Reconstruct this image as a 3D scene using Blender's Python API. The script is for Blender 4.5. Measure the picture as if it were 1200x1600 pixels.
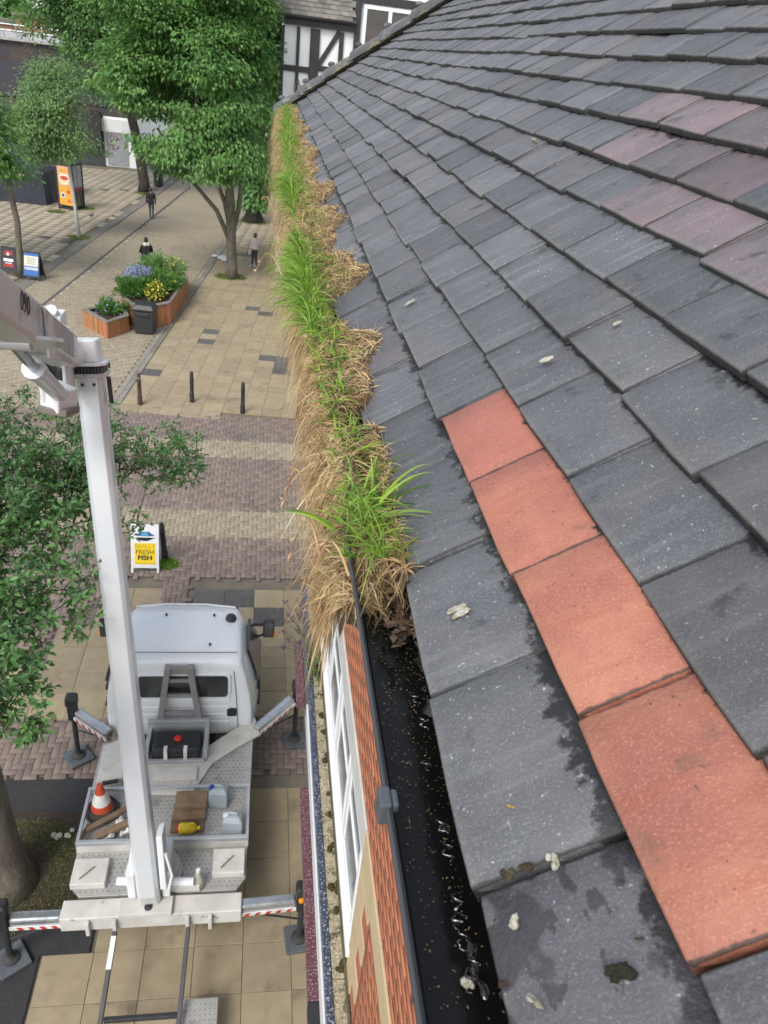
import bpy, bmesh, math, random
import numpy as np
from mathutils import Vector, Matrix, noise

for o in list(bpy.data.objects): bpy.data.objects.remove(o)
random.seed(7); RNG = np.random.default_rng(7)
SC = bpy.context.scene
COL = SC.collection

# ------------------------------------------------------------------ camera
CZ = 9.8                      # the lens is 9.8 m above the paving, just above the eaves
def _basis():
    vy = np.array([425-600., 70-800.]); vx = np.array([8000-600., 1025-800.])
    f = math.sqrt(-(vy @ vx))
    Y = np.array([*vy, f]); Y /= np.linalg.norm(Y)
    X = np.array([*vx, f]); X /= np.linalg.norm(X)
    X -= Y*(X @ Y); X /= np.linalg.norm(X)
    return f, np.array([X, Y, np.cross(X, Y)])
FPX, RB = _basis()
cam_d = bpy.data.cameras.new('camera'); cam = bpy.data.objects.new('camera', cam_d); COL.objects.link(cam)
cam.matrix_world = Matrix(((RB[0][0], -RB[0][1], -RB[0][2], 0), (RB[1][0], -RB[1][1], -RB[1][2], 0),
                           (RB[2][0], -RB[2][1], -RB[2][2], CZ), (0, 0, 0, 1)))
cam_d.sensor_fit = 'HORIZONTAL'; cam_d.sensor_width = 36; cam_d.lens = 36*FPX/1200
cam_d.clip_start = 0.02; cam_d.clip_end = 3000
cam_d.dof.use_dof = True; cam_d.dof.focus_distance = 1.4; cam_d.dof.aperture_fstop = 24
SC.camera = cam
SC.render.resolution_x = 768; SC.render.resolution_y = 1024

# ------------------------------------------------------------------ sky, sun, exposure
SUN_DIR = Vector((-0.42, -0.65, 0.9)).normalized()       # towards the sun, high behind thin cloud
W = bpy.data.worlds.new('World'); SC.world = W; W.use_nodes = True
nt = W.node_tree; nt.nodes.clear()
sky = nt.nodes.new('ShaderNodeTexSky'); sky.sky_type = 'NISHITA'; sky.sun_disc = False
sky.sun_elevation = math.asin(SUN_DIR.z); sky.sun_rotation = math.atan2(SUN_DIR.x, SUN_DIR.y)
sky.dust_density = 1.0; sky.air_density = 1.0
hs = nt.nodes.new('ShaderNodeHueSaturation'); hs.inputs['Saturation'].default_value = 0.42
bg = nt.nodes.new('ShaderNodeBackground'); bg.inputs['Strength'].default_value = 0.15
wo = nt.nodes.new('ShaderNodeOutputWorld')
nt.links.new(sky.outputs[0], hs.inputs['Color']); nt.links.new(hs.outputs[0], bg.inputs[0]); nt.links.new(bg.outputs[0], wo.inputs[0])
sd = bpy.data.lights.new('sun', 'SUN'); sd.energy = 1.5; sd.angle = math.radians(22); sd.color = (1, .96, .9)
so = bpy.data.objects.new('sun', sd); COL.objects.link(so); so.location = (0, 0, 40)
so.rotation_euler = (-SUN_DIR).to_track_quat('-Z', 'Y').to_euler()
VS = SC.view_settings; VS.view_transform = 'Standard'; VS.look = 'None'; VS.gamma = 1; VS.exposure = 0.85
VS.use_curve_mapping = False

# ------------------------------------------------------------------ pixel -> direction helpers
def ray(px, py): return RB @ np.array([px-600., py-800., FPX])
def at(px, py, z=0.):
    d = ray(px, py); p = d*((z-CZ)/d[2]); return Vector((p[0], p[1], z))
def aty(px, py, y):
    d = ray(px, py); p = d*(y/d[1]); return Vector((p[0], p[1], p[2]+CZ))
def dep(px, py, depth):
    d = ray(px, py)*(depth/FPX); return Vector((d[0], d[1], d[2]+CZ))

# ------------------------------------------------------------------ materials
def N(t, typ, **k):
    n = t.nodes.new(typ)
    for a, b in k.items():
        if a.startswith('_'): setattr(n, a[1:], b)
        else: n.inputs[a].default_value = b
    return n
def mixc(t, fac, a, b, mode='MIX'):
    m = t.nodes.new('ShaderNodeMix'); m.data_type = 'RGBA'; m.blend_type = mode
    for s, v in ((0, fac), (6, a), (7, b)):
        if hasattr(v, 'is_linked'): t.links.new(v, m.inputs[s])
        else: m.inputs[s].default_value = (*v, 1) if isinstance(v, tuple) and len(v) == 3 else v
    return m.outputs[2]
def rampn(t, src, a, b):
    r = t.nodes.new('ShaderNodeMapRange'); r.interpolation_type = 'SMOOTHSTEP'
    t.links.new(src, r.inputs[0]); r.inputs[1].default_value = a; r.inputs[2].default_value = b
    return r.outputs[0]
def mth(t, op, a, b=None):
    m = t.nodes.new('ShaderNodeMath'); m.operation = op
    for i, v in enumerate((a, b)):
        if v is None: continue
        if hasattr(v, 'is_linked'): t.links.new(v, m.inputs[i])
        else: m.inputs[i].default_value = v
    return m.outputs[0]
MATS = {}
def coords(t, jitter=True):
    tc = t.nodes.new('ShaderNodeTexCoord'); oi = t.nodes.new('ShaderNodeObjectInfo')
    if not jitter: return tc.outputs['Object'], oi.outputs['Random']
    v = t.nodes.new('ShaderNodeVectorMath'); v.operation = 'MULTIPLY_ADD'
    t.links.new(oi.outputs['Random'], v.inputs[0]); v.inputs[1].default_value = (37, 53, 71); t.links.new(tc.outputs['Object'], v.inputs[2])
    return v.outputs[0], oi.outputs['Random']
def noisen(t, vec, scale, detail=5, rough=.55, stretch=None):
    if stretch:
        mp = t.nodes.new('ShaderNodeMapping'); mp.inputs['Scale'].default_value = stretch; t.links.new(vec, mp.inputs[0]); vec = mp.outputs[0]
    n = N(t, 'ShaderNodeTexNoise', Scale=scale, Detail=detail, Roughness=rough); t.links.new(vec, n.inputs['Vector'])
    return n.outputs['Fac']
def mat(name, c, c2=None, scale=6., rough=.7, bump=0., bscale=None, metal=0., rnd=0., island=False, stretch=None,
        speck=None, sscale=120., samt=.62, transl=0., spec=.5, coat=0., alpha=1., dirt=None, dscale=3., damt=(.5, .7), trans=0.):
    if name in MATS: return MATS[name]
    m = bpy.data.materials.new(name); m.use_nodes = True; t = m.node_tree; b = t.nodes['Principled BSDF']
    vec, rn = coords(t)
    if island:
        g = t.nodes.new('ShaderNodeNewGeometry'); rn = g.outputs['Random Per Island']
    col = mixc(t, rampn(t, noisen(t, vec, scale, stretch=stretch), .3, .7), c, c2 or tuple(x*.75 for x in c))
    if dirt:
        col = mixc(t, rampn(t, noisen(t, vec, dscale, 8, .65), *damt), col, dirt)
    if speck:
        col = mixc(t, rampn(t, noisen(t, vec, sscale, 2), samt, samt+.05), col, speck)
    if rnd:
        v = mth(t, 'MULTIPLY_ADD', rn, 2*rnd); v.node.inputs[2].default_value = 1-rnd
        h = t.nodes.new('ShaderNodeHueSaturation'); t.links.new(col, h.inputs['Color']); t.links.new(v, h.inputs['Value'])
        hv = mth(t, 'MULTIPLY_ADD', mth(t, 'FRACT', mth(t, 'MULTIPLY', rn, 17.3)), .03*min(1, rnd*3)); hv.node.inputs[2].default_value = .5-.015*min(1, rnd*3)
        t.links.new(hv, h.inputs['Hue']); col = h.outputs[0]
    t.links.new(col, b.inputs['Base Color'])
    rr = mth(t, 'MULTIPLY_ADD', noisen(t, vec, scale*2.3), .3); rr.node.inputs[2].default_value = max(.03, rough-.15)
    t.links.new(rr, b.inputs['Roughness'])
    b.inputs['Metallic'].default_value = metal; b.inputs['Specular IOR Level'].default_value = spec
    b.inputs['Coat Weight'].default_value = coat; b.inputs['Transmission Weight'].default_value = trans
    if bump:
        bn = t.nodes.new('ShaderNodeBump'); bn.inputs['Strength'].default_value = bump; bn.inputs['Distance'].default_value = .02
        t.links.new(noisen(t, vec, bscale or scale*4, 6), bn.inputs['Height']); t.links.new(bn.outputs[0], b.inputs['Normal'])
    if transl:
        tr = t.nodes.new('ShaderNodeBsdfTranslucent'); t.links.new(col, tr.inputs[0])
        ms = t.nodes.new('ShaderNodeMixShader'); ms.inputs[0].default_value = transl
        t.links.new(b.outputs[0], ms.inputs[1]); t.links.new(tr.outputs[0], ms.inputs[2])
        t.links.new(ms.outputs[0], t.nodes['Material Output'].inputs[0])
    MATS[name] = m; return m
def tile_mat(name, cols, island, lich=.5, wet=False):
    m = bpy.data.materials.new(name); m.use_nodes = True; t = m.node_tree; b = t.nodes['Principled BSDF']
    geo = t.nodes.new('ShaderNodeNewGeometry'); uv = t.nodes.new('ShaderNodeUVMap'); sep = t.nodes.new('ShaderNodeSeparateXYZ')
    t.links.new(uv.outputs[0], sep.inputs[0])
    if island: rn = geo.outputs['Random Per Island']
    else: rn = t.nodes.new('ShaderNodeObjectInfo').outputs['Random']
    pos = geo.outputs['Position']
    rp = t.nodes.new('ShaderNodeValToRGB'); t.links.new(rn, rp.inputs[0]); rp.color_ramp.interpolation = 'CONSTANT'
    while len(rp.color_ramp.elements) > 1: rp.color_ramp.elements.remove(rp.color_ramp.elements[0])
    for i, (p, c) in enumerate(cols):
        e = rp.color_ramp.elements[0] if i == 0 else rp.color_ramp.elements.new(p)
        e.position = p; e.color = (*c, 1)
    col = rp.outputs[0]
    grey = mixc(t, .55, col, (.062, .066, .074))
    col = mixc(t, rampn(t, noisen(t, pos, 11, 6, .6), .35, .65), col, grey if lich else tuple(c*.8 for c in cols[0][1]))
    col = mixc(t, mth(t, 'MULTIPLY', rampn(t, noisen(t, pos, 5, 5, .6), .5, .7), .75 if lich else .25), col, (.128, .108, .10) if lich else (.26, .10, .08))
    # weather streaks down the slope
    st = noisen(t, pos, 30, 5, .6, stretch=(.25, 2.2, .25))
    col = mixc(t, mth(t, 'MULTIPLY', rampn(t, st, .47, .72), .5), col, (.16, .165, .17) if lich else (.3, .09, .05))
    # fine sanded grain and pale lichen specks
    col = mixc(t, mth(t, 'MULTIPLY', rampn(t, noisen(t, pos, 620, 2), .54, .7), .65), col, (.21, .21, .205) if lich else (.50, .235, .15))
    col = mixc(t, rampn(t, noisen(t, pos, 210, 3), .67, .72), col, (.34, .34, .31) if lich else (.12, .06, .045))
    col = mixc(t, mth(t, 'MULTIPLY', rampn(t, noisen(t, pos, 24, 4), .62, .72), .7), col, (.03, .032, .036) if lich else (.2, .09, .06))
    # ragged near-black band at the upper end of the exposed face
    upb = mth(t, 'ADD', sep.outputs[1], mth(t, 'MULTIPLY', mth(t, 'SUBTRACT', noisen(t, pos, 45, 8, .7), .5), .85))
    col = mixc(t, rampn(t, upb, .97, 1.08), col, (.012, .012, .013))
    # dust and wear on the lower arris
    lo = mth(t, 'ADD', sep.outputs[1], mth(t, 'MULTIPLY', mth(t, 'SUBTRACT', noisen(t, pos, 60, 4), .5), .12))
    col = mixc(t, mth(t, 'MULTIPLY', mth(t, 'SUBTRACT', 1., rampn(t, lo, .0, .1)), .25), col, (.2, .19, .17) if lich else (.3, .16, .1))
    # darker along the side joints, and over the front face of the lower edge
    ed = mth(t, 'ADD', mth(t, 'MULTIPLY', mth(t, 'ABSOLUTE', mth(t, 'SUBTRACT', sep.outputs[0], .5)), 2.), mth(t, 'MULTIPLY', mth(t, 'SUBTRACT', noisen(t, pos, 90, 4), .5), .05))
    col = mixc(t, mth(t, 'MULTIPLY', rampn(t, ed, .965, .99), .85), col, (.016, .016, .014))
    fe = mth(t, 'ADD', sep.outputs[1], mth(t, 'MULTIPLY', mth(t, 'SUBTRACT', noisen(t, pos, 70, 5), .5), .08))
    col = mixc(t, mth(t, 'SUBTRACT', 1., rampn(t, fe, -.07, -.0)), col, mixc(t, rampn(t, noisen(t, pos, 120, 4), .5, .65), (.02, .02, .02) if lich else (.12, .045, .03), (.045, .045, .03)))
    h = t.nodes.new('ShaderNodeHueSaturation'); t.links.new(col, h.inputs['Color'])
    vv = mth(t, 'MULTIPLY_ADD', mth(t, 'FRACT', mth(t, 'MULTIPLY', rn, 31.7)), .5 if lich else .16); vv.node.inputs[2].default_value = .78 if lich else .98
    t.links.new(vv, h.inputs['Value']); t.links.new(h.outputs[0], b.inputs['Base Color'])
    rr = mth(t, 'MULTIPLY_ADD', noisen(t, pos, 18, 6), -.35); rr.node.inputs[2].default_value = .78; t.links.new(rr, b.inputs['Roughness'])
    if wet:      # rain still standing on the tile: a big damp patch with a dry island, and splashes
        w1 = rampn(t, noisen(t, pos, 14, 3, .5), .47, .50); w2 = rampn(t, noisen(t, pos, 60, 4, .6, stretch=(1., .55, 1.)), .57, .60)
        ww_ = mth(t, 'MAXIMUM', w1, w2); c_old = b.inputs['Base Color'].links[0].from_socket
        t.links.new(mixc(t, mth(t, 'MULTIPLY', ww_, .72), c_old, (.030, .025, .031)), b.inputs['Base Color'])
        t.links.new(mth(t, 'SUBTRACT', rr, mth(t, 'MULTIPLY', ww_, .22)), b.inputs['Roughness'])
    b.inputs['Specular IOR Level'].default_value = .55
    bn = t.nodes.new('ShaderNodeBump'); bn.inputs['Strength'].default_value = .45; bn.inputs['Distance'].default_value = .003
    hh = mth(t, 'ADD', noisen(t, pos, 260, 4, .7), mth(t, 'MULTIPLY', noisen(t, pos, 40, 5), 1.5))
    t.links.new(hh, bn.inputs['Height']); t.links.new(bn.outputs[0], b.inputs['Normal'])
    return m

# ------------------------------------------------------------------ object helpers
def tag(o, label=None, cat=None, group=None, kind=None):
    if label: o['label'] = label
    if cat: o['category'] = cat
    if group: o['group'] = group
    if kind: o['kind'] = kind
    return o
def thing(name, label, cat, loc=(0, 0, 0), group=None, rz=0.):
    o = bpy.data.objects.new(name, None); COL.objects.link(o); o.location = loc; o.rotation_euler = (0, 0, rz); o.empty_display_size = .2
    return tag(o, label, cat, group)
def wm(o):
    M_ = o.matrix_basis.copy()
    return wm(o.parent) @ o.matrix_parent_inverse @ M_ if o.parent else M_
def attach(o, parent, world=True):
    if parent is None: return o
    o.parent = parent
    if world: o.matrix_parent_inverse = wm(parent).inverted()
    return o
def mesh_np(name, V, F, mats=None, smooth=False, midx=None, uv=None):
    """V (n,3); F list of arrays of faces with equal corner counts"""
    if not isinstance(F, (list, tuple)): F = [F]
    F = [np.asarray(f, dtype=np.int32) for f in F if len(f)]
    me = bpy.data.meshes.new(name); V = np.asarray(V, dtype=np.float32)
    me.vertices.add(len(V)); me.vertices.foreach_set('co', V.ravel())
    tot = np.concatenate([np.full(len(f), f.shape[1], dtype=np.int32) for f in F]); idx = np.concatenate([f.ravel() for f in F])
    me.loops.add(len(idx)); me.loops.foreach_set('vertex_index', idx)
    me.polygons.add(len(tot)); st = np.zeros(len(tot), dtype=np.int32); st[1:] = np.cumsum(tot)[:-1]
    me.polygons.foreach_set('loop_start', st); me.polygons.foreach_set('loop_total', tot)
    if midx is not None: me.polygons.foreach_set('material_index', np.asarray(midx, dtype=np.int32))
    if smooth: me.polygons.foreach_set('use_smooth', np.ones(len(tot), dtype=bool))
    if uv is not None:
        l = me.uv_layers.new(name='UVMap'); l.data.foreach_set('uv', np.asarray(uv, dtype=np.float32)[idx].ravel())
    me.update(calc_edges=True); me.validate()
    for m in (mats if isinstance(mats, (list, tuple)) else [mats]):
        if m: me.materials.append(m)
    return me
def link(name, me, parent=None, loc=None, rot=None, world=True):
    o = bpy.data.objects.new(name, me); COL.objects.link(o)
    if loc is not None: o.location = loc
    if rot is not None: o.rotation_euler = rot
    return attach(o, parent, world)
class MB:
    def __init__(s): s.v = []; s.f = []; s.mi = []; s.m = 0
    def _add(s, vs, fs):
        n = len(s.v); s.v += [tuple(x) for x in vs]; s.f += [tuple(i+n for i in f) for f in fs]; s.mi += [s.m]*len(fs); return s
    def box(s, c, d, rot=None, taper=1.):
        c = Vector(c); hx, hy, hz = d[0]/2, d[1]/2, d[2]/2; R = rot.to_matrix() if rot is not None and not isinstance(rot, Matrix) else (rot or Matrix.Identity(3))
        vs = [c + R @ Vector((x*hx*(taper if z > 0 else 1), y*hy*(taper if z > 0 else 1), z*hz)) for z in (-1, 1) for y in (-1, 1) for x in (-1, 1)]
        return s._add(vs, [(0, 2, 3, 1), (4, 5, 7, 6), (0, 1, 5, 4), (1, 3, 7, 5), (3, 2, 6, 7), (2, 0, 4, 6)])
    def bx(s, a, b): return s.box([(a[i]+b[i])/2 for i in range(3)], [abs(b[i]-a[i]) for i in range(3)])
    def bar(s, a, b, w, h=None, up=(0, 0, 1)):
        a = Vector(a); b = Vector(b); d = (b-a); L = d.length; d.normalize(); u = Vector(up); x = d.cross(u)
        if x.length < 1e-4: x = d.cross(Vector((1, 0, 0)))
        x.normalize(); u = x.cross(d)
        R = Matrix((x, d, u)).transposed()
        return s.box((a+b)/2, (w, L, h or w), R)
    def tube(s, pts, r, n=8, caps=True):
        pts = [Vector(p) for p in pts]; rs = r if isinstance(r, (list, tuple)) else [r]*len(pts); rings = []
        pu = None
        for i, p in enumerate(pts):
            d = (pts[min(i+1, len(pts)-1)]-pts[max(i-1, 0)])
            if d.length < 1e-7: d = Vector((0, 0, 1))
            d.normalize()
            if pu is None: pu = d.cross(Vector((0, 0, 1)) if abs(d.z) < .9 else Vector((1, 0, 0))).normalized()
            x = (pu - d*pu.dot(d)).normalized(); pu = x; y = d.cross(x)
            rings.append([p + (x*math.cos(2*math.pi*k/n) + y*math.sin(2*math.pi*k/n))*rs[i] for k in range(n)])
        vs = [v for rg in rings for v in rg]; fs = []
        for i in range(len(pts)-1):
            for k in range(n): fs.append((i*n+k, i*n+(k+1) % n, (i+1)*n+(k+1) % n, (i+1)*n+k))
        if caps: fs += [tuple(range(n))[::-1], tuple(range((len(pts)-1)*n, len(pts)*n))]
        return s._add(vs, fs)
    def lathe(s, c, prof, n=16, ax=None):
        """prof: list of (r, z); closed with caps"""
        c = Vector(c); R = ax or Matrix.Identity(3); vs = []; fs = []
        for r, z in prof:
            for k in range(n): vs.append(c + R @ Vector((r*math.cos(2*math.pi*k/n), r*math.sin(2*math.pi*k/n), z)))
        for i in range(len(prof)-1):
            for k in range(n): fs.append((i*n+k, i*n+(k+1) % n, (i+1)*n+(k+1) % n, (i+1)*n+k))
        fs += [tuple(range(n))[::-1], tuple(range((len(prof)-1)*n, len(prof)*n))]
        return s._add(vs, fs)
    def prism(s, poly, z0, z1):
        n = len(poly); vs = [(p[0], p[1], z0) for p in poly]+[(p[0], p[1], z1) for p in poly]
        ar = sum(poly[i][0]*poly[(i+1) % n][1]-poly[(i+1) % n][0]*poly[i][1] for i in range(n))
        fs = [tuple(range(n))[::-1], tuple(range(n, 2*n))]+[(i, (i+1) % n, (i+1) % n+n, i+n) for i in range(n)]
        if ar < 0: fs = [f[::-1] for f in fs]
        return s._add(vs, fs)
    def loft(s, rings, caps=True):
        n = len(rings[0]); vs = [v for r in rings for v in r]; fs = []
        for i in range(len(rings)-1):
            for k in range(n): fs.append((i*n+k, i*n+(k+1) % n, (i+1)*n+(k+1) % n, (i+1)*n+k))
        if caps: fs += [tuple(range(n))[::-1], tuple(range((len(rings)-1)*n, len(rings)*n))]
        return s._add(vs, fs)
    def poly(s, vs): return s._add(vs, [tuple(range(len(vs)))])
    def mesh(s, name, m, smooth=False):
        me = bpy.data.meshes.new(name); me.from_pydata(s.v, [], s.f)
        for x in (m if isinstance(m, (list, tuple)) else [m]): me.materials.append(x)
        if isinstance(m, (list, tuple)): me.polygons.foreach_set('material_index', s.mi)
        bm = bmesh.new(); bm.from_mesh(me); bmesh.ops.recalc_face_normals(bm, faces=bm.faces); bm.to_mesh(me); bm.free()
        if smooth: me.polygons.foreach_set('use_smooth', [True]*len(me.polygons))
        me.update(); return me
    def build(s, name, m, parent=None, bevel=0., smooth=False, world=True, loc=None, auto=False):
        o = link(name, s.mesh(name, m, smooth or auto), parent, loc=loc, world=world)
        if bevel:
            md = o.modifiers.new('bevel', 'BEVEL'); md.width = bevel; md.segments = 2; md.limit_method = 'ANGLE'; md.angle_limit = math.radians(35)
        if auto:
            e = o.modifiers.new('edge', 'EDGE_SPLIT'); e.split_angle = math.radians(38)
        return o
def copy_tree(o, parent=None):
    c = o.copy(); COL.objects.link(c); c.parent = parent
    for ch in list(o.children): copy_tree(ch, c)
    return c
def text_mesh(txt, size, m, width=1., name='lettering', bold=0.):
    cu = bpy.data.curves.new(name, 'FONT'); cu.body = txt; cu.size = size; cu.align_x = 'CENTER'; cu.align_y = 'CENTER'; cu.extrude = .0015; cu.offset = bold
    o = bpy.data.objects.new(name, cu); COL.objects.link(o); bpy.context.view_layer.update()
    me = bpy.data.meshes.new_from_object(o.evaluated_get(bpy.context.evaluated_depsgraph_get())); bpy.data.objects.remove(o); bpy.data.curves.remove(cu)
    me.transform(Matrix.Diagonal((width, 1, 1, 1))); me.materials.clear(); me.materials.append(m); return me
def rotmat(x, y, z): return Matrix((Vector(x), Vector(y), Vector(z))).transposed()

# ---- foliage
def leaf_arrays(C, axis, nrm, L, Wd, fold=.25):
    """C (n,3) base points, axis/nrm unit vectors, L/Wd lengths -> V, quads (two per leaf, folded on the midrib)"""
    n = len(C); side = np.cross(axis, nrm); side /= (np.linalg.norm(side, axis=1, keepdims=True)+1e-9); up = np.cross(side, axis)
    L = np.broadcast_to(L, (n,))[:, None]; Wd = np.broadcast_to(Wd, (n,))[:, None]
    tip = C+axis*L - up*L*.12; mid = C+axis*L*.5
    a = mid+side*Wd*.5+up*Wd*fold; b = mid-side*Wd*.5+up*Wd*fold
    V = np.stack([C, a, tip, b, mid], 1).reshape(-1, 3); k = np.arange(n)[:, None]*5
    F = np.concatenate([k+np.array([[0, 4, 2, 1]]), k+np.array([[0, 3, 2, 4]])], 0)
    return V, F
def unit(a): return a/(np.linalg.norm(a, axis=1, keepdims=True)+1e-9)
def blade_arrays(root, d, L, w, droop, seg=4, rng=RNG):
    n = len(root); L = np.broadcast_to(L, (n,)); w = np.broadcast_to(w, (n,)); droop = np.broadcast_to(droop, (n,))
    r = unit(rng.normal(size=(n, 3))); side = unit(np.cross(d, r)); P = []
    for i in range(seg+1):
        t = i/seg; c = root + d*(L*t)[:, None]; c[:, 2] -= droop*L*t*t
        ww = (w*(1-t**1.5)*.5+w*.04)[:, None]*side; P += [c-ww, c+ww]
    V = np.stack(P, 1).reshape(-1, 3); k = np.arange(n)[:, None]*(2*(seg+1)); F = []
    for i in range(seg): F.append(k+np.array([[2*i, 2*i+1, 2*i+3, 2*i+2]]))
    return V, np.concatenate(F, 0)
def cat(parts):
    V = []; F = []; n = 0
    for v, f in parts: V.append(v); F.append(f+n); n += len(v)
    return np.concatenate(V), np.concatenate(F)
def in_blobs(blobs, n, rng, shell=.55):
    vol = np.array([r[0]*r[1]*r[2] for _, r in blobs]); out = []
    pick = rng.choice(len(blobs), size=n, p=vol/vol.sum())
    d = unit(rng.normal(size=(n, 3))); rad = shell+(1-shell)*rng.random(n)**.6
    c = np.array([b[0] for b in blobs])[pick]; r = np.array([b[1] for b in blobs])[pick]
    return c+d*rad[:, None]*r
def skeleton(trunk, tips, rng, twig=.012, wander=.08, steps=4):
    """connect the tips to the trunk; returns list of edges with radii"""
    P = [np.array(p, float) for p, _ in trunk]; par = [-1]+list(range(len(trunk)-1)); fixed = [r for _, r in trunk]
    ntr = len(trunk); top = P[-1]; order = np.argsort(np.linalg.norm(tips-top, axis=1)); tipidx = []
    first = max(1, int(ntr*.55))
    for ti in order:
        t = tips[ti]; A = np.array(P); dd = np.linalg.norm(A-t, axis=1) + .5*np.maximum(0, A[:, 2]-t[2]+.3); dd[:first] += 1e3
        j = int(np.argmin(dd)); a = P[j]; last = j; L = np.linalg.norm(t-a)
        k = max(1, min(steps, int(L/.35)+1))
        for s in range(1, k+1):
            q = s/k; p = a+(t-a)*q; p = p+rng.normal(size=3)*wander*L*(1-q)*q*2; p[2] -= .12*L*q*(1-q)*2*(-1 if t[2] > a[2] else 1)
            P.append(p); par.append(last); last = len(P)-1
        tipidx.append(last)
    cnt = np.ones(len(P))
    for i in range(len(P)-1, 0, -1):
        if par[i] >= 0: cnt[par[i]] += cnt[i]*.55
    rad = twig*cnt**.5
    for i, r in enumerate(fixed): rad[i] = r
    mx = fixed[-1]
    for i in range(ntr, len(P)): rad[i] = min(rad[i], mx*.75)
    return P, par, rad, tipidx
def branch_mesh(P, par, rad, name, m, n=6, ntr=0):
    mb = MB()
    mb.tube(P[:ntr], list(rad[:ntr]), 12)
    for i in range(ntr, len(P)):
        j = par[i]; r0 = min(rad[j], rad[i]*1.35) if j < ntr else rad[j]
        mb.tube([P[j], P[i]], [r0, rad[i]], n if rad[i] > .02 else 4, caps=False)
    return mb.mesh(name, m, True)
def tree(name, label, base, trunk, blobs, ntips, nleaf, lsize, clump, lm, bm_, seed, group=None, droop=.5, shell=.5, twig=.012, whorl=False, extra=None, flat=.6, outl=.6, stems=None):
    rng = np.random.default_rng(seed); root = thing(name, label, 'tree', base, group)
    tips = in_blobs(blobs, int(ntips*1.7), rng, shell); fq = .42 if not whorl else 1.1
    keep = np.array([noise.noise(Vector(p)*fq+Vector((seed*3.3, 0, 0))) > (-.16 if not whorl else -.42) for p in tips]); tips = tips[keep][:ntips]
    P, par, rad, ti = skeleton(trunk, tips, rng, twig)
    tr = link('trunk', branch_mesh(P, par, rad, 'trunk', bm_, ntr=len(trunk)), root)
    for st_ in stems or []:
        mb = MB(); mb.tube([p for p, _ in st_], [r for _, r in st_], 8); mb.build('stem', bm_, root, smooth=True)
    cen = np.array([b[0] for b in blobs]).mean(0); C = np.repeat(tips, nleaf, 0); n = len(C)
    off = rng.normal(size=(n, 3))*np.array([1, 1, flat])*clump
    if whorl: off = unit(rng.normal(size=(n, 3))*np.array([1, 1, .45]))*clump*.3*rng.random((n, 1))
    outw = unit(C-cen); ax = unit(unit(off)+outw*outl+rng.normal(size=(n, 3))*.35+np.array([0, 0, -droop]))
    nr = unit(outw*.4+np.array([0, 0, 1.])+rng.normal(size=(n, 3))*.4)
    V, F = leaf_arrays(C+off, ax, nr, lsize*(.7+.6*rng.random(n)), lsize*.5*(.8+.4*rng.random(n)))
    if extra: V, F = cat([(V, F)]+extra)
    cr = link('crown', mesh_np('crown', V, F, lm), root); cr['kind'] = 'stuff'
    return root, tr, cr, tips

# ------------------------------------------------------------------ shared materials
m_slab = mat('sandy_slab', (.33, .268, .172), (.28, .225, .143), 5, .85, .25, 90, rnd=.10, speck=(.2, .17, .12), sscale=70, samt=.66, dirt=(.16, .13, .08), dscale=1.6, damt=(.55, .75))
m_slabd = mat('dark_slab', (.115, .11, .10), (.085, .082, .078), 6, .8, .25, 90, rnd=.15, speck=(.2, .19, .18), sscale=60)
m_mauve = mat('mauve_paver', (.225, .172, .142), (.19, .15, .127), 3, .85, .3, 80, rnd=.17, island=True, dirt=(.15, .125, .108), dscale=.9, damt=(.5, .75))
m_buff = mat('buff_paver', (.32, .27, .195), (.285, .24, .17), 3, .85, .3, 80, rnd=.12, island=True, dirt=(.21, .18, .14), dscale=.5, damt=(.52, .74))
m_asph = mat('asphalt', (.036, .036, .038), (.027, .027, .029), 12, .85, .5, 200, speck=(.16, .16, .15), sscale=160, samt=.68)
m_joint = mat('sand_joint', (.19, .16, .12), (.13, .115, .09), 3, .95)
m_soil = mat('soil', (.055, .038, .025), (.03, .024, .018), 9, .95, .8, 60, speck=(.16, .11, .06), sscale=60, samt=.62)
m_white = mat('white_paint', (.72, .73, .73), (.66, .67, .67), 2, .38, dirt=(.45, .43, .39), dscale=2.2, damt=(.6, .82))
m_cab = mat('cab_paint', (.78, .80, .82), (.75, .78, .80), 1.5, .28, coat=.6, dirt=(.58, .59, .58), dscale=1.2, damt=(.66, .95))
m_whd = mat('grubby_white_paint', (.60, .58, .54), (.48, .46, .42), 4, .55, .1, 60, dirt=(.2, .17, .13), dscale=5, damt=(.6, .74))
m_alu = mat('checker_aluminium', (.48, .47, .45), (.40, .39, .37), 5, .5, metal=.45, dirt=(.22, .2, .17), dscale=4, damt=(.55, .75))
m_chr = mat('bright_steel', (.62, .64, .67), (.5, .52, .55), 6, .3, metal=.85)
m_boom = mat('silver_boom_paint', (.66, .685, .71), (.61, .635, .665), 1.5, .35, metal=.25, coat=.3, dirt=(.45, .46, .47), dscale=2, damt=(.6, .85))
m_boomu = mat('grey_boom_paint', (.64, .645, .645), (.58, .585, .585), 2, .45, metal=.2, dirt=(.3, .29, .27), dscale=3)
m_blk = mat('black_plastic', (.018, .018, .02), (.03, .03, .032), 8, .5, .1)
m_rub = mat('rubber', (.03, .03, .03), (.05, .048, .045), 8, .8, .2)
m_dkm = mat('dark_steel', (.05, .052, .058), (.035, .036, .04), 9, .45, metal=.3)
m_glass = mat('dark_glass', (.02, .024, .026), (.03, .034, .035), 2, .18, spec=.8)
m_red = mat('red_plastic', (.5, .03, .02), None, 6, .4)
m_amber = mat('amber_lens', (.85, .3, .02), (.8, .25, .01), 6, .25)
m_leaf = mat('leaf_mid', (.21, .38, .10), (.10, .235, .065), .8, .5, rnd=.4, island=True, transl=.42)
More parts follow.
